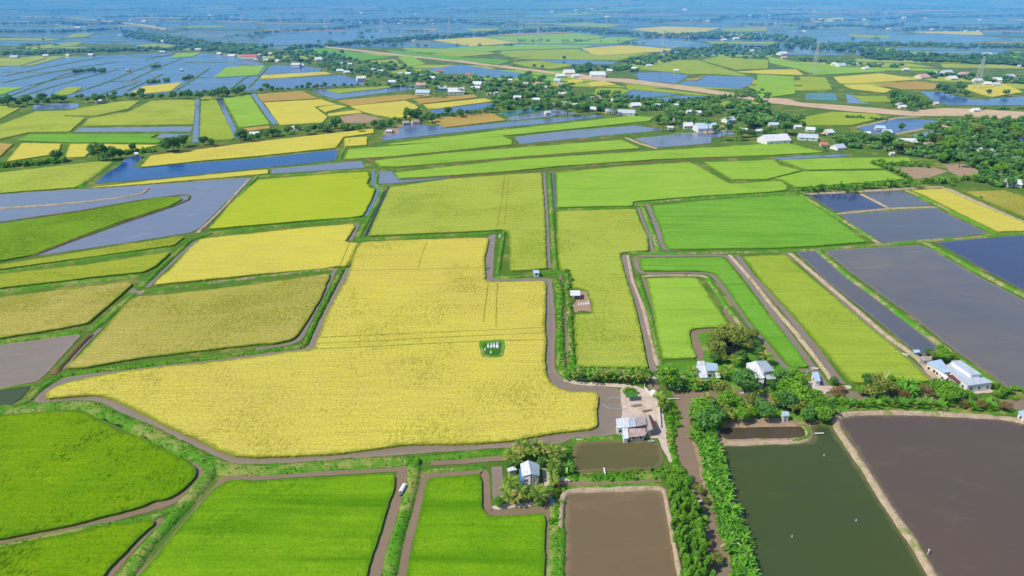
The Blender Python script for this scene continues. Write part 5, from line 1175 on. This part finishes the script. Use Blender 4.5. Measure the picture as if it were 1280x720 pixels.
def in_poly(x, y, P):
    c = False; n = len(P)
    for i in range(n):
        (a, b), (d, e) = P[i], P[i - 1]
        if (b > y) != (e > y) and x < (d - a) * (y - b) / (e - b) + a: c = not c
    return c
def scatter(pts, n, mind):
    """n points in a surveyed outline, at least mind metres apart"""
    P = pp(pts); xs = [p[0] for p in P]; ys = [p[1] for p in P]; out = []; tries = 0
    while len(out) < n and tries < n * 60:
        tries += 1; x, y = rng.uniform(min(xs), max(xs)), rng.uniform(min(ys), max(ys))
        if not in_poly(x, y, P): continue
        g = G(x, y)
        if any((g - q).length < mind for q, _, _ in out): continue
        out.append((g, x, y))
    return [(x, y) for _, x, y in out]
# -- palm plot
for x, y, w_ in ((638, 601, 19), (650.5, 614, 21), (636.7, 620, 18), (673.4, 617, 22), (661, 617, 17), (682, 613, 16), (630.6, 612, 15), (645, 622, 16)):
    palm('coconut palm with yellowing fronds in the row in front of the palm plot house', x, y, w_, 'coconut palms in front of the palm plot house')
for x, y, w_ in ((650.5, 556, 18), (661, 558, 18), (670, 555, 17), (655, 564, 18), (641, 566, 18), (667, 565, 17), (678, 561, 17), (637, 572, 16), (646, 575, 15)):
    palm('coconut palm in the dense group behind the palm plot house', x, y, w_, 'coconut palms behind the palm plot house')
for x, y, w_ in ((691.7, 564, 18), (699, 564, 17), (691.7, 578, 16), (690, 590, 16), (692, 601, 16), (696, 571, 17), (686, 559, 16), (694, 585, 15)):
    palm('coconut palm in the column at right side of the palm plot', x, y, w_, 'coconut palms right of the palm plot house')
tree('round bright tree at lower left corner of palm plot', 622.5, 627, 15, 'A'); tree('dark round tree right behind palm plot house', 677, 576, 12, 'B'); tree('small tree beside left sheet of palm plot', 640, 580, 13, 'B')
tree('small bush like tree at lower right of palm plot', 675, 628, 9, 'A')
for x, y in ((708.5, 584), (711, 587)): banana('bright banana plant by corner of olive brown pond', x, y, 1.1, 'banana plants by olive brown pond')
# -- row beside farm yard
for x in range(710, 812, 5):
    for k in range(2): banana('banana plant in the row between olive rice field and sandy path', x + rng.uniform(-2, 2), 463 + k * 7 + rng.uniform(-2, 2) + (x - 710) * .02, 1.15, 'banana plants in the row under olive rice field')
for x, y in ((722, 467), (742, 469), (768, 466), (780, 469), (795, 468), (806, 470), (755, 467)): palm('young palm in the banana row under olive rice field', x, y, 15, 'young palms in banana row')
tree('big round dense tree at end of long straight canal', 835, 471, 31, 'a'); tree('lower half of dense tree clump by straight canal end', 843, 479, 20, 'A')
for x, y, w_ in ((824, 496, 17), (831, 502, 14), (828, 508, 12)): palm('coconut palm on creek bank right of farm yard', x, y, w_, 'palms by farm yard creek')
for x, y, w_ in ((785, 489, 13), (792, 489.5, 10)): shrub('round green bush at top of sandy farm yard', x, y, w_, 'bushes on farm yard')
for x, y in scatter('836,505 848,508 848,545 840,548 836,530', 14, 1.6): shrub('low green bush on bank between farm yard and creek', x, y, 8, 'bushes on creek bank')
# -- house garden
for x, y in scatter('846,466 870,470 878,478 905,476 905,484 850,484', 26, 1.5): banana('pale banana plant in front of the low flat house', x, y, 1.05, 'banana plants in front of flat house')
for x, y, w_ in ((866, 463, 14), (872, 477, 15), (919.6, 449, 15), (910, 461, 15), (903, 466, 14), (958, 445, 16), (890, 477, 13)): palm('coconut palm in the garden of flat house and gabled house', x, y, w_, 'coconut palms of the house garden')
for x, y, w_ in ((898, 418, 20), (909, 415, 24), (924, 420, 28), (933, 430, 24), (939, 418, 19), (920, 413, 18), (898, 437, 22), (891, 430, 16), (903, 446, 16), (915, 409, 14)):
    tree('spreading olive leaved tree round the dark shaded pond', x, y, w_, 'O', 'olive leaved trees round the dark shaded pond')
for x, y, w_ in ((945.6, 430, 15), (949, 440, 14), (927, 446, 14), (943, 424, 14), (951, 449, 12), (893, 447, 13)): tree('darker green tree at back of tree garden', x, y, w_, 'B', 'dark trees at back of tree garden')
for x, y, w_, k in ((933, 475, 27, 'A'), (921, 472, 15, 'A'), (965.5, 480, 15, 'B'), (979, 472, 21, 'A'), (993, 467, 20, 'A'), (1000, 474, 15, 'A'), (987, 485, 29, 'A'), (998, 492, 27, 'A'), (976, 495, 25, 'A'), (1010, 485, 11, 'B'), (968, 469, 13, 'A')):
    tree('bright leafy tree in front of gabled house', x, y, w_, k, 'leafy trees around gabled house')
for x, y, w_, k in ((902, 487, 23, 'O'), (877, 507, 25, 'A'), (892, 505, 22, 'A'), (885, 525, 25, 'A'), (923, 502, 21, 'A'), (926, 518, 18, 'A'), (953, 504, 25, 'A'), (958, 515, 19, 'A'), (909, 498, 20, 'A'), (908, 512, 20, 'A'), (896, 519, 20, 'A'), (939, 498, 16, 'O'), (941, 514, 15, 'A'), (890, 540, 16, 'A'), (873, 520, 18, 'A'), (900, 530, 14, 'O')):
    tree('bright leafy tree in clump between creek and small brown pond', x, y, w_, k, 'leafy trees between creek and small brown pond')
for x, y, w_, k in ((986.6, 499, 27, 'A'), (1012, 506, 24, 'A'), (1023, 504, 25, 'A'), (1029, 515, 22, 'A'), (1009, 518, 17, 'A'), (1037, 509, 17, 'A'), (1000, 505, 20, 'A'), (1018, 513, 18, 'B'), (1020, 495, 16, 'A')):
    tree('bright leafy tree in clump beyond corner of olive green pond', x, y, w_, k, 'leafy trees beyond corner of olive green pond')
for x, y in ((872, 536), (878, 531), (868, 545)): nipa('nipa palm tuft at creek bend above banana grove', x, y, 19, 'nipa palms at creek bend')
for x, y, w_ in ((884, 497, 15), (915, 494, 14), (934, 509, 13), (968, 500, 15), (1006, 497, 15), (1033, 500, 14), (947, 489, 13), (990, 508, 13), (913, 520, 13), (1042, 512, 13)): palm('coconut palm sticking out of the leafy clumps along the creek', x, y, w_, 'coconut palms in creek clumps')
# -- creek row to the right
for i, x in enumerate(range(1040, 1256, 8)):
    nipa('low palm in the row on the creek above dark brown pond', x + rng.uniform(-2, 2), 502.5 + (x - 1040) * .022 + rng.uniform(-2.5, 2.5), rng.uniform(14, 19), 'low palms on the creek above dark brown pond')
for x, y, w_ in ((1046, 490, 21), (1052, 486, 14), (1128, 492, 18), (1159, 488, 19), (1205, 505, 13), (1226, 506, 12), (1258, 507, 14), (1120, 487, 12)): tree('dry brown leaved bush like tree on the creek bank', x, y, w_, 'D', 'dry brown trees on the creek', .8)
for x, y, w_, k in ((1085, 474, 15, 'B'), (1098, 474, 24, 'O'), (1090, 487, 20, 'A'), (1105, 483, 24, 'O'), (1115, 473, 11, 'A'), (1098, 490, 15, 'A'), (1078, 487, 14, 'A'), (1113, 488, 14, 'O'), (1043, 476, 11, 'B')): tree('tree between creek and broad yellow green strip field', x, y, w_, k, 'trees at foot of broad strip field')
for x, y in scatter('1124,476 1152,478 1155,490 1126,492', 20, 1.5): banana('tall pale banana plant between two dry brown trees', x, y, 1.25, 'banana plants between dry brown trees')
for x, y, w_ in ((1174, 484, 23), (1186, 488, 24), (1198, 491, 22), (1210, 494, 16), (1180, 493, 18), (1222, 496, 12)): tree('dense bright tree in clump before large blue white house', x, y, w_, 'A', 'dense trees before large blue white house')
for x, y, w_ in ((1161, 439, 11), (1170, 443.5, 14), (1181, 443, 16), (1192, 446, 14), (1176, 436, 11), (1186, 450, 9)): tree('green tree behind the large blue white house', x, y, w_, 'A', 'green trees behind large blue white house')
for x, y, w_ in ((1243, 481, 12), (1255, 493, 15), (1247, 491, 13), (1262, 489, 11), (1271, 486, 10), (1238, 499, 10), (1284, 489, 12), (1268, 497, 9)): shrub('dark green bush on bund right of large blue white house', x, y, w_, 'bushes right of large blue white house')
# -- banana grove and melaleuca strip
for x, y in scatter('874,552 891,545 897,556 904,580 913,610 921,640 929,665 939,690 947,725 953,745 919,745 917,708 908,680 899,650 890,618 881,590', 165, 1.2): banana('banana plant in the long dense grove beside olive green pond', x, y, 1.0, 'banana plants in the long grove')
for x, y in scatter('880,560 896,556 921,640 939,690 947,725 920,720 902,650 890,618', 26, 3): nipa('nipa palm tuft between the banana plants of long grove', x, y, rng.uniform(12, 18), 'nipa palms in long grove')
for x, y in scatter('864,500 875,515 868,540 892,545 900,560 870,560', 14, 1.6): banana('banana plant at top of long grove', x, y, 1.1, 'banana plants at top of long grove')
for x, y in scatter('838,612 856,606 868,622 873,650 880,690 890,722 896,745 856,745 851,700 846,670 841,640', 74, 1.75):
    k = rng.randrange(4); sc = rng.uniform(.8, 1.1)
    plant('melaleuca_tree', 'slim upright melaleuca tree in the strip right of square brown pond', 'tree', 'slim upright trees in the strip', base_at(x, y, 4.3 * sc), MEL[k], ('trunk', 'crown'), sc)
for x, y, w_ in ((849, 592, 24), (842, 599, 15), (833, 592, 12), (857, 600, 14)): tree('bright dense tree at top end of melaleuca strip', x, y, w_, 'a', 'bright trees at top of melaleuca strip')
for x, y, w_, lb in ((874.5, 612, 14, 'pale olive tree by plank footbridge'), (867, 608, 9, 'smaller pale tree left of pale olive tree'), (883, 625, 10, 'pale olive bush tree above narrow creek'), (884.5, 678, 12, 'pale olive tree on narrow creek middle'), (894, 696, 17, 'widest pale olive tree near lower end of creek'), (882, 716, 12, 'pale olive tree at bottom end of creek')): tree(lb, x, y, w_, 'O')
for x, y in ((875, 640), (878, 650), (876, 658)): nipa('nipa palm at water edge between melaleuca strip and creek', x, y, 15, 'nipa palms under melaleuca strip')
# -- bank bushes
for x, y in scatter('760,589 832,583 835,597 760,600', 18, 1.5): shrub('small bush on the green bank below olive brown pond', x, y, 7, 'bushes below olive brown pond')
for x, y in scatter('706,345 714,345 722,452 712,452', 30, 1.8): shrub('small bush on weedy bank left of olive rice field', x, y, 6, 'bushes on weedy bank left of olive field')
for x, y in scatter('690,592 704,590 702,640 693,640', 10, 1.5): shrub('small bush between palm plot and square brown pond', x, y, 8, 'bushes by square brown pond')
for x, y in ((712, 343), (709, 338), (714, 350), (712, 356)): shrub('bush in hedge at corner of olive rice field', x, y, 8, 'hedge bushes at olive field corner')
shrub('single round shrub in right ripe field', 1226, 246.5, 6, None)
shrub('dark bush at head of grassy bund by ditch', 524, 577, 9, None)
shrub('dark aquatic bush at right deep green field edge', 690, 652, 10, None)
# -- banana hedge at right
for i in range(30):
    shrub('leafy shrub in banana hedge above small slate ponds', 1003 + i * 7.4 + rng.uniform(-2, 2), 237 - i * .5 + rng.uniform(-2, 2), 7, 'shrubs of banana hedge')
for i in range(32):
    u = i / 31; x = 1000 + 225 * u; banana('banana plant in the hedge above the small slate ponds', x + rng.uniform(-2, 2), 237 - 15 * u + rng.uniform(-3, 3), 1.9, 'banana hedge above small slate ponds')
for x, y in ((1092, 203), (1100, 206), (1108, 208), (1115, 211), (1122, 214), (1128, 217), (1133, 220), (1138, 223), (1105, 203), (1116, 204), (1127, 204.5), (1138, 205), (1150, 206), (1160, 207), (1100, 201), (1145, 203)): shrub('round bush in the hedge round bare pinkish plot', x, y, 8, 'hedge round bare pinkish plot')

# -- mid distance: belts of single trees
def belt(label, group, pts, n, w0, w1, sp, key='V', pal=0.0):
    P = pp(pts); L = [math.dist(a, b) for a, b in zip(P, P[1:])]; T = sum(L)
    for i in range(n):
        u = T * (i + rng.random()) / n
        for a, b, l in zip(P, P[1:], L):
            if u <= l: break
            u -= l
        x, y = a[0] + (b[0] - a[0]) * min(1, u / l), a[1] + (b[1] - a[1]) * min(1, u / l)
        x += rng.uniform(-2, 2); y += rng.uniform(-sp, sp)
        if rng.random() < pal: palm('coconut palm ' + label, x, y - 2, w1 * .85, group + ' (palms)', True)
        else: tree('leafy tree ' + label, x, y, rng.uniform(w0, w1), key, group)
belt('in the row between blue paddies and gold fields at left', 'trees of the left row', '0,127 40,126 80,122 115,122 140,119 175,118 200,119 230,118 275,115 305,113', 38, 6, 13, 2.5)
for x, y, w_ in ((8, 125, 15), (32, 123, 16), (52, 120, 12), (278, 113, 14), (304, 109.5, 12), (177, 114, 10), (70, 122, 12), (120, 122, 11)): tree('larger rounded tree standing in the left row', x, y, w_, 'V', 'larger trees of the left row')
belt('in the hedge above bent lavender paddy', 'trees of hedge above bent paddy', '322,112 380,109 430,106 490,104.5', 18, 4, 7, 1)
for x, y, w_ in ((332, 107, 12), (386, 105, 7), (396, 107, 6), (406, 105, 6), (377, 108, 6)): tree('rounded tree standing above hedge of bent paddy', x, y, w_, 'V', 'rounded trees on hedge of bent paddy')
belt('in the belt above the wide ripe field', 'trees of the middle belt', '300,172 322,168 340,164 372,161 392,161 420,158 445,160 470,155 490,151 505,146 520,143', 36, 6, 12, 2.5)
for x, y, w_ in ((421, 151, 19), (404, 158, 13), (302, 166, 15), (340, 164, 12), (540, 146, 12), (560, 138, 12), (512, 142, 15), (521, 140, 13), (575, 140, 10), (535, 143, 10), (548, 145, 9)): tree('larger rounded tree in middle belt', x, y, w_, 'V', 'larger trees of the middle belt')
belt('in the low hedge above tan stubble field', 'trees of hedge above stubble', '528,146 560,142 600,139 625,135', 16, 5, 9, 1.2)
for x, y, w_ in ((121, 188, 20), (140, 190, 15), (133, 194, 12), (70, 193, 15), (166, 184, 9), (215, 179, 16), (228, 175, 14), (207, 182, 11), (254, 174, 13), (264, 178, 9), (300, 168, 14), (150, 192, 10)): tree('dark rounded tree by the small stilted hut', x, y, w_, 'B', 'dark trees by small stilted hut')
for i in range(26):
    x = i * 3.4 - 4; shrub('dark bush in hedge above left ripe field', x, 206 - x * .07 + rng.uniform(-1.5, 1.5), 8, 'hedge above left ripe field')
for i in range(14): shrub('dark bush in hedge right of small stilted hut', 150 + i * 3.2, 190.5 - i * .25 + rng.uniform(-1, 1), 7, 'hedge right of stilted hut')
belt('in the village trees under the turquoise pond', 'trees of village edge', '640,131 680,130 700,132 730,133 760,135', 16, 8, 13, 3, 'V', .2)
belt('between warehouses and lane', 'trees by warehouses', '812,150 835,150 850,150 900,160 930,165 950,168 960,162 985,160', 20, 7, 13, 4, 'V', .25)
for x, y, w_ in ((984, 157.5, 17), (824, 148, 12), (836, 150, 14), (848, 149, 11), (936, 150, 16), (1025, 163, 11), (1062, 172, 12), (1076, 168, 10), (1110, 170, 18), (1122, 180, 17), (936, 165, 11), (1030, 185, 8)): tree('larger rounded tree by warehouses and lane', x, y, w_, 'V', 'larger trees by warehouses and lane')
belt('in the lane side garden at right', 'trees of lane side', '1050,176 1080,172 1100,172 1120,178 1125,186', 14, 7, 12, 3, 'V', .2)
for x, y, w_ in ((1128, 124, 16), (1120, 118, 14), (1134, 121, 13), (1143, 125, 16), (1152, 130, 13), (1140, 132, 14), (1118, 127, 9), (1160, 129, 11)): tree('dense tree in round grove beside sandy road', x, y, w_, 'V', 'dense trees of round grove beside sandy road')
for x, y, w_ in ((1183, 109, 12), (1190, 113, 11), (1202, 108, 12), (1174, 107, 8), (1236, 114, 7), (1258, 115, 8), (1208, 116, 8)): tree('rounded tree by nearest lattice pylon', x, y, w_, 'V', 'rounded trees by nearest pylon')
for x, y, w_ in ((427, 65, 7), (1127, 158, 9), (54, 49, 4), (668, 82, 5), (678, 83, 5), (642, 82, 4), (705, 72, 5)): tree('lone tree standing apart in far fields', x, y, w_, 'V', 'lone trees in far fields')

# -- mass of far trees: one object for each belt
def blob(seed, n=46):
    g = random.Random(seed); L = []
    for i in range(n):
        e = Vector((g.gauss(0, 1), g.gauss(0, 1), g.gauss(0, 1))).normalized(); q = Vector((e.x * .5, e.y * .5, .55 + e.z * .42)) * g.uniform(.7, 1.05)
        nn = (e + Vector((g.gauss(0, .45), g.gauss(0, .45), g.gauss(0, .45) + .2))).normalized(); a = nn.orthogonal().normalized(); b = nn.cross(a); s = g.uniform(.16, .3)
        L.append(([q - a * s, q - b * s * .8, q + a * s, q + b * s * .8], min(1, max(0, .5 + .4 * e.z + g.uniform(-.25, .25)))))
    return L
BLOBS = [blob(i) for i in range(5)]
BLOBS_S = [blob(20 + i, 16) for i in range(5)]
def mass(label, pts, mat='leafV', name='treeline', small=False):
    mb = MB()
    for x, y, h in pts:
        h *= .68; p = G(x, y, 0); B_ = rng.choice(BLOBS_S if small else BLOBS); w_ = h * rng.uniform(1.0, 1.9); a = rng.uniform(0, 6.283); ca, sa = math.cos(a), math.sin(a); tt = rng.uniform(-.3, .25)
        for q, t in B_:
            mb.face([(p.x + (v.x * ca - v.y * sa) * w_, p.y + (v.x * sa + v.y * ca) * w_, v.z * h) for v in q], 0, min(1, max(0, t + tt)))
    tag(obj(name, mb.mesh(name, M[mat])), label, 'trees', None, 'stuff')
def fill(pts, n, h0, h1):
    return [(x, y, rng.uniform(h0, h1)) for x, y in scatter(pts, n, 1.0)]
def line(pts, n, h0, h1, sp):
    P = pp(pts); out = []; L = [math.dist(a, b) for a, b in zip(P, P[1:])]; T = sum(L)
    for i in range(n):
        u = T * rng.random()
        for a, b, l in zip(P, P[1:], L):
            if u <= l: break
            u -= l
        out.append((a[0] + (b[0] - a[0]) * min(1, u / l) + rng.uniform(-3, 3), a[1] + (b[1] - a[1]) * min(1, u / l) + rng.uniform(-sp, sp), rng.uniform(h0, h1)))
    return out
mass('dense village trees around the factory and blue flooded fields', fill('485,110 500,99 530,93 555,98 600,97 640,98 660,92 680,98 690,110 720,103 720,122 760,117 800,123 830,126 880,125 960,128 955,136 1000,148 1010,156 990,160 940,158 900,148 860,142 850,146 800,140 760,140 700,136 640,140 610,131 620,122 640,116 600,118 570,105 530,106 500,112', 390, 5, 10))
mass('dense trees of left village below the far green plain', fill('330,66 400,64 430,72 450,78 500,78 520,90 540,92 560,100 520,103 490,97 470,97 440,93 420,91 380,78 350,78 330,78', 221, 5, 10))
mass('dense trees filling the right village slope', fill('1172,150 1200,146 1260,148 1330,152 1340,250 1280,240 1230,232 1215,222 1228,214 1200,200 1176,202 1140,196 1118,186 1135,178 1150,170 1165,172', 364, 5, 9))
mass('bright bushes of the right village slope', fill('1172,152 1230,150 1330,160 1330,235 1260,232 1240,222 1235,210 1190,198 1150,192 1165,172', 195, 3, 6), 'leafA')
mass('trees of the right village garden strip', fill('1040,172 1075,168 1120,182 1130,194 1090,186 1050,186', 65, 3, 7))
mass('dark tree belt above gold plots and pylon', fill('770,78 800,72 830,65 870,60 900,55 930,58 960,60 985,66 960,72 920,74 900,70 860,74 840,76 815,82 800,83 775,80', 195, 6, 10))
mass('trees along bend of sandy road', fill('705,86 730,80 755,84 790,84 800,88 790,92 760,88 720,92', 52, 5, 9))
mass('low hedge below sandy road at centre right', line('845,127 880,124 915,121 940,120', 40, 3, 6, 1.2))
mass('trees along lower side of village near palms', fill('900,118 940,124 958,128 962,116 945,110 925,116', 26, 4, 7))
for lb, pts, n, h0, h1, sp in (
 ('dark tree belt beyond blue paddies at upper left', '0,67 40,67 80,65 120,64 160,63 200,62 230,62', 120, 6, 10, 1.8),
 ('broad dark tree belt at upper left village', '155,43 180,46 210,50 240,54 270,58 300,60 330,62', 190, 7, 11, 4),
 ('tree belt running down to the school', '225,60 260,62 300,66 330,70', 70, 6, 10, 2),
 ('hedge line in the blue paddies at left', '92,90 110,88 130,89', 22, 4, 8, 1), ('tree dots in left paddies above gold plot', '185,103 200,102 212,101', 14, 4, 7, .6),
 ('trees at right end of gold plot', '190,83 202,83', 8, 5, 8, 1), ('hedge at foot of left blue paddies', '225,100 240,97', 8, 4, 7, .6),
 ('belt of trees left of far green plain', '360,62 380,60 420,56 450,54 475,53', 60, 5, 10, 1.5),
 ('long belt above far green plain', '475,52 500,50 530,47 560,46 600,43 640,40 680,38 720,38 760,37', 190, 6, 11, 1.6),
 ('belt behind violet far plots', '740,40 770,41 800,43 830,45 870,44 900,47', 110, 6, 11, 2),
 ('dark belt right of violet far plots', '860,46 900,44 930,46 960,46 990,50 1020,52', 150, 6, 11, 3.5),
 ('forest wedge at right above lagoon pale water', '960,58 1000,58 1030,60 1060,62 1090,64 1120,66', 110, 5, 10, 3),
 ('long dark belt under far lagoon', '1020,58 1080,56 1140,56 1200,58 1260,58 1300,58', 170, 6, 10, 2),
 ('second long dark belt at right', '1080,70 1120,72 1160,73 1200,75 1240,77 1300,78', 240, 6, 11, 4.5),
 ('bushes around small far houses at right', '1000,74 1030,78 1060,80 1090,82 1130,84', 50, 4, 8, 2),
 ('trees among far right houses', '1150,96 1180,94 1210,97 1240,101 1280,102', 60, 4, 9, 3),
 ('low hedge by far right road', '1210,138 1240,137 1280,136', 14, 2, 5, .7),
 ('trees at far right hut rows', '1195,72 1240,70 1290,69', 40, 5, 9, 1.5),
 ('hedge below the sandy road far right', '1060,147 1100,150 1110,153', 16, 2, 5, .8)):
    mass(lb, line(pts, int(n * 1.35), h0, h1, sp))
for i, (lb, pts, n, sp) in enumerate((
 ('hazy tree line at left near upper edge', '0,30 60,29 110,31 160,28', 70, 1.2), ('hazy tree line below upper left edge', '0,40 60,40 110,39 150,36', 80, 1.2), ('hazy village line in left haze', '130,22 190,20 250,22 300,19', 90, 1.5),
 ('hazy tree line left of far belt', '200,26 260,24 330,26 380,25', 90, 1.2), ('hazy belt across blue belt', '320,42 370,38 420,36 450,33', 80, 1.2), ('hazy tree line in middle distance', '400,26 460,26 520,24 580,26', 100, 1.4),
 ('hazy belt below middle line', '440,30 500,28 560,27 620,31 650,27', 100, 1.4), ('hazy line under top edge left', '0,13 80,14 160,12 240,13', 110, 1.2), ('hazy line under top edge middle', '300,12 380,10 460,14 560,9', 120, 1.2),
 ('hazy line at top centre', '560,16 640,12 700,13 760,10', 100, 1.2), ('hazy belt right of centre', '700,27 760,24 830,26 880,27 920,23', 120, 1.5), ('hazy belt under right centre', '900,22 960,20 1010,18', 70, 1.3),
 ('hazy line at right upper distance', '960,24 1040,27 1100,24 1160,20', 110, 1.3), ('hazy village belt at right', '1000,36 1050,32 1100,35 1130,30', 110, 1.8), ('hazy trees right of village belt', '1130,37 1180,35 1230,37 1290,34', 90, 1.4),
 ('hazy dots along right edge', '1180,22 1240,20 1290,22', 60, 1.0), ('hazy line at top right', '840,5 960,4 1100,5', 120, 1.0), ('hazy horizon woods across the far plain', '-60,-2 300,-3 700,-2 1340,-3', 260, 1.5), ('hazy line at upper right corner', '1100,12 1200,10 1300,12', 80, 1.2), ('hazy line at upper left corner', '-30,5 150,4 300,6', 100, .8), ('hazy line at upper centre', '300,4 500,3 800,1', 150, .8))):
    mass(lb, line(pts, int(n * 1.3), 6, 11, sp * .6), 'leafB', small=True)
# coconut palms sticking out of the village mass
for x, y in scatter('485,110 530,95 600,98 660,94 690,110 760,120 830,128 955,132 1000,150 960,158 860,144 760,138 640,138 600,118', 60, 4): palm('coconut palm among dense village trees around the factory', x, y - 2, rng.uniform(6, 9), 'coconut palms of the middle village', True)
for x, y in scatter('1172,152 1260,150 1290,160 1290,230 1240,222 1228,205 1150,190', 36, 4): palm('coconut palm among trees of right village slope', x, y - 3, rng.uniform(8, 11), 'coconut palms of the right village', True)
for x, y in scatter('1172,150 1260,148 1290,160 1290,235 1230,228 1228,210 1176,200 1130,184', 40, 6): tree('leafy tree on the right village slope', x, y, rng.uniform(10, 16), rng.choice('VAV'), 'leafy trees of the right village slope')

# ------------------------------------------------------------------ the far patchwork of paddies
g = random.Random(11); cells = {'farwater': MB(), 'farwater2': MB(), 'limeg': MB(), 'olive': MB(), 'lime': MB(), 'stub': MB(), 'soil': MB()}
HEDGE = []; Y = 1000.0; ca, sa = math.cos(-.12), math.sin(-.12)
while Y < 11000:
    dY = g.uniform(35, 85) * (1 + (Y - 1480) / 5000); X = -.95 * Y - 300
    while X < .95 * Y + 300:
        wd = g.uniform(70, 260) * (1 + (Y - 1480) / 7000); r = g.random(); k = ('olive' if r < .22 else 'limeg' if r < .3 else None) if Y < 1480 else 'farwater' if r < .66 else ('farwater2' if r < .76 else 'lime' if r < .82 else ('stub' if r < .86 else ('soil' if r < .89 else None)))
        if k:
            sh = g.uniform(-30, 30); z = .05
            c = [(X + 6, Y + 7), (X + wd - 6, Y + 7), (X + wd - 6 + sh, Y + dY - 7), (X + 6 + sh, Y + dY - 7)]
            if Y > 1500 and Y < 6500 and g.random() < .17: HEDGE.append((X, Y, wd * g.uniform(.4, 1.3)))
            cells[k].face([(x * ca - (y - Y) * sa, Y + (y - Y) * ca + x * sa, z) for x, y in c])
        X += wd
    Y += dY
mb = MB()
for hx, hy, hl in HEDGE:
    for _ in range(int(hl / 13)):
        x, y = hx + g.uniform(0, hl), hy + g.gauss(0, 5); h = g.uniform(3.5, 7); w_ = h * g.uniform(1, 2.2); a = g.uniform(0, 6.28); c0, s0 = math.cos(a), math.sin(a)
        for q, t in g.choice(BLOBS_S): mb.face([(x + (v.x * c0 - v.y * s0) * w_, y + (v.x * s0 + v.y * c0) * w_, v.z * h) for v in q], 0, t)
tag(obj('treeline', mb.mesh('treeline', M['leafV'])), 'thin broken hedges along plot edges over the far flooded plain', 'trees', None, 'stuff')
for k, nm, lb in (('farwater', 'distant_water', 'blue flooded paddies spreading to the horizon'), ('farwater2', 'distant_water', 'deeper blue flooded paddies among paler ones to the horizon'), ('limeg', 'distant_field', 'low green plots in gaps between far fields'), ('olive', 'distant_field', 'dull olive plots in gaps between far fields'), ('lime', 'distant_field', 'scattered pale green rice plots towards the horizon'), ('stub', 'distant_field', 'scattered straw coloured plots towards the horizon'), ('soil', 'distant_ground', 'scattered bare brown plots towards the horizon')):
    tag(obj(nm, cells[k].mesh(nm, M[k])), lb, 'far paddies', None, 'structure')

HAZE_C = (.08, .27, 1.0, 1); HAZE_D = .00076; HAZE_A = .00028
# ------------------------------------------------------------------ haze: a real body of air over the whole plain
m = bpy.data.materials.new('blue haze'); m.use_nodes = True; t = m.node_tree; t.nodes.clear()
o_ = t.nodes.new('ShaderNodeOutputMaterial')
ge = t.nodes.new('ShaderNodeNewGeometry'); sx = t.nodes.new('ShaderNodeSeparateXYZ'); t.links.new(ge.outputs['Position'], sx.inputs[0])
mr = t.nodes.new('ShaderNodeMapRange'); mr.interpolation_type = 'SMOOTHSTEP'; t.links.new(sx.outputs['Y'], mr.inputs[0])
for i_, v_ in zip((1, 2, 3, 4), (250, 2400, .06, 1.0)): mr.inputs[i_].default_value = v_   # the air thickens towards the horizon
def dens(k):
    q = t.nodes.new('ShaderNodeMath'); q.operation = 'MULTIPLY'; t.links.new(mr.outputs[0], q.inputs[0]); q.inputs[1].default_value = k; return q.outputs[0]
sc_ = t.nodes.new('ShaderNodeVolumeScatter'); sc_.inputs['Color'].default_value = HAZE_C; t.links.new(dens(HAZE_D), sc_.inputs['Density']); sc_.inputs['Anisotropy'].default_value = -.15
ab = t.nodes.new('ShaderNodeVolumeAbsorption'); ab.inputs['Color'].default_value = (.2, .62, 1.0, 1); t.links.new(dens(HAZE_A), ab.inputs['Density'])
ad = t.nodes.new('ShaderNodeAddShader'); t.links.new(sc_.outputs[0], ad.inputs[0]); t.links.new(ab.outputs[0], ad.inputs[1]); t.links.new(ad.outputs[0], o_.inputs['Volume'])
SC.cycles.volume_step_rate = .1; SC.cycles.volume_max_steps = 256
mb = MB(); mb.box((0, 8000, 170), (24000, 20000, 380))
tag(obj('haze', fix(mb.mesh('haze', m))), 'thin blue haze of humid air over the whole plain', 'haze', None, 'stuff')
print('broadleaf', NT[0], 'objects', len(bpy.data.objects))
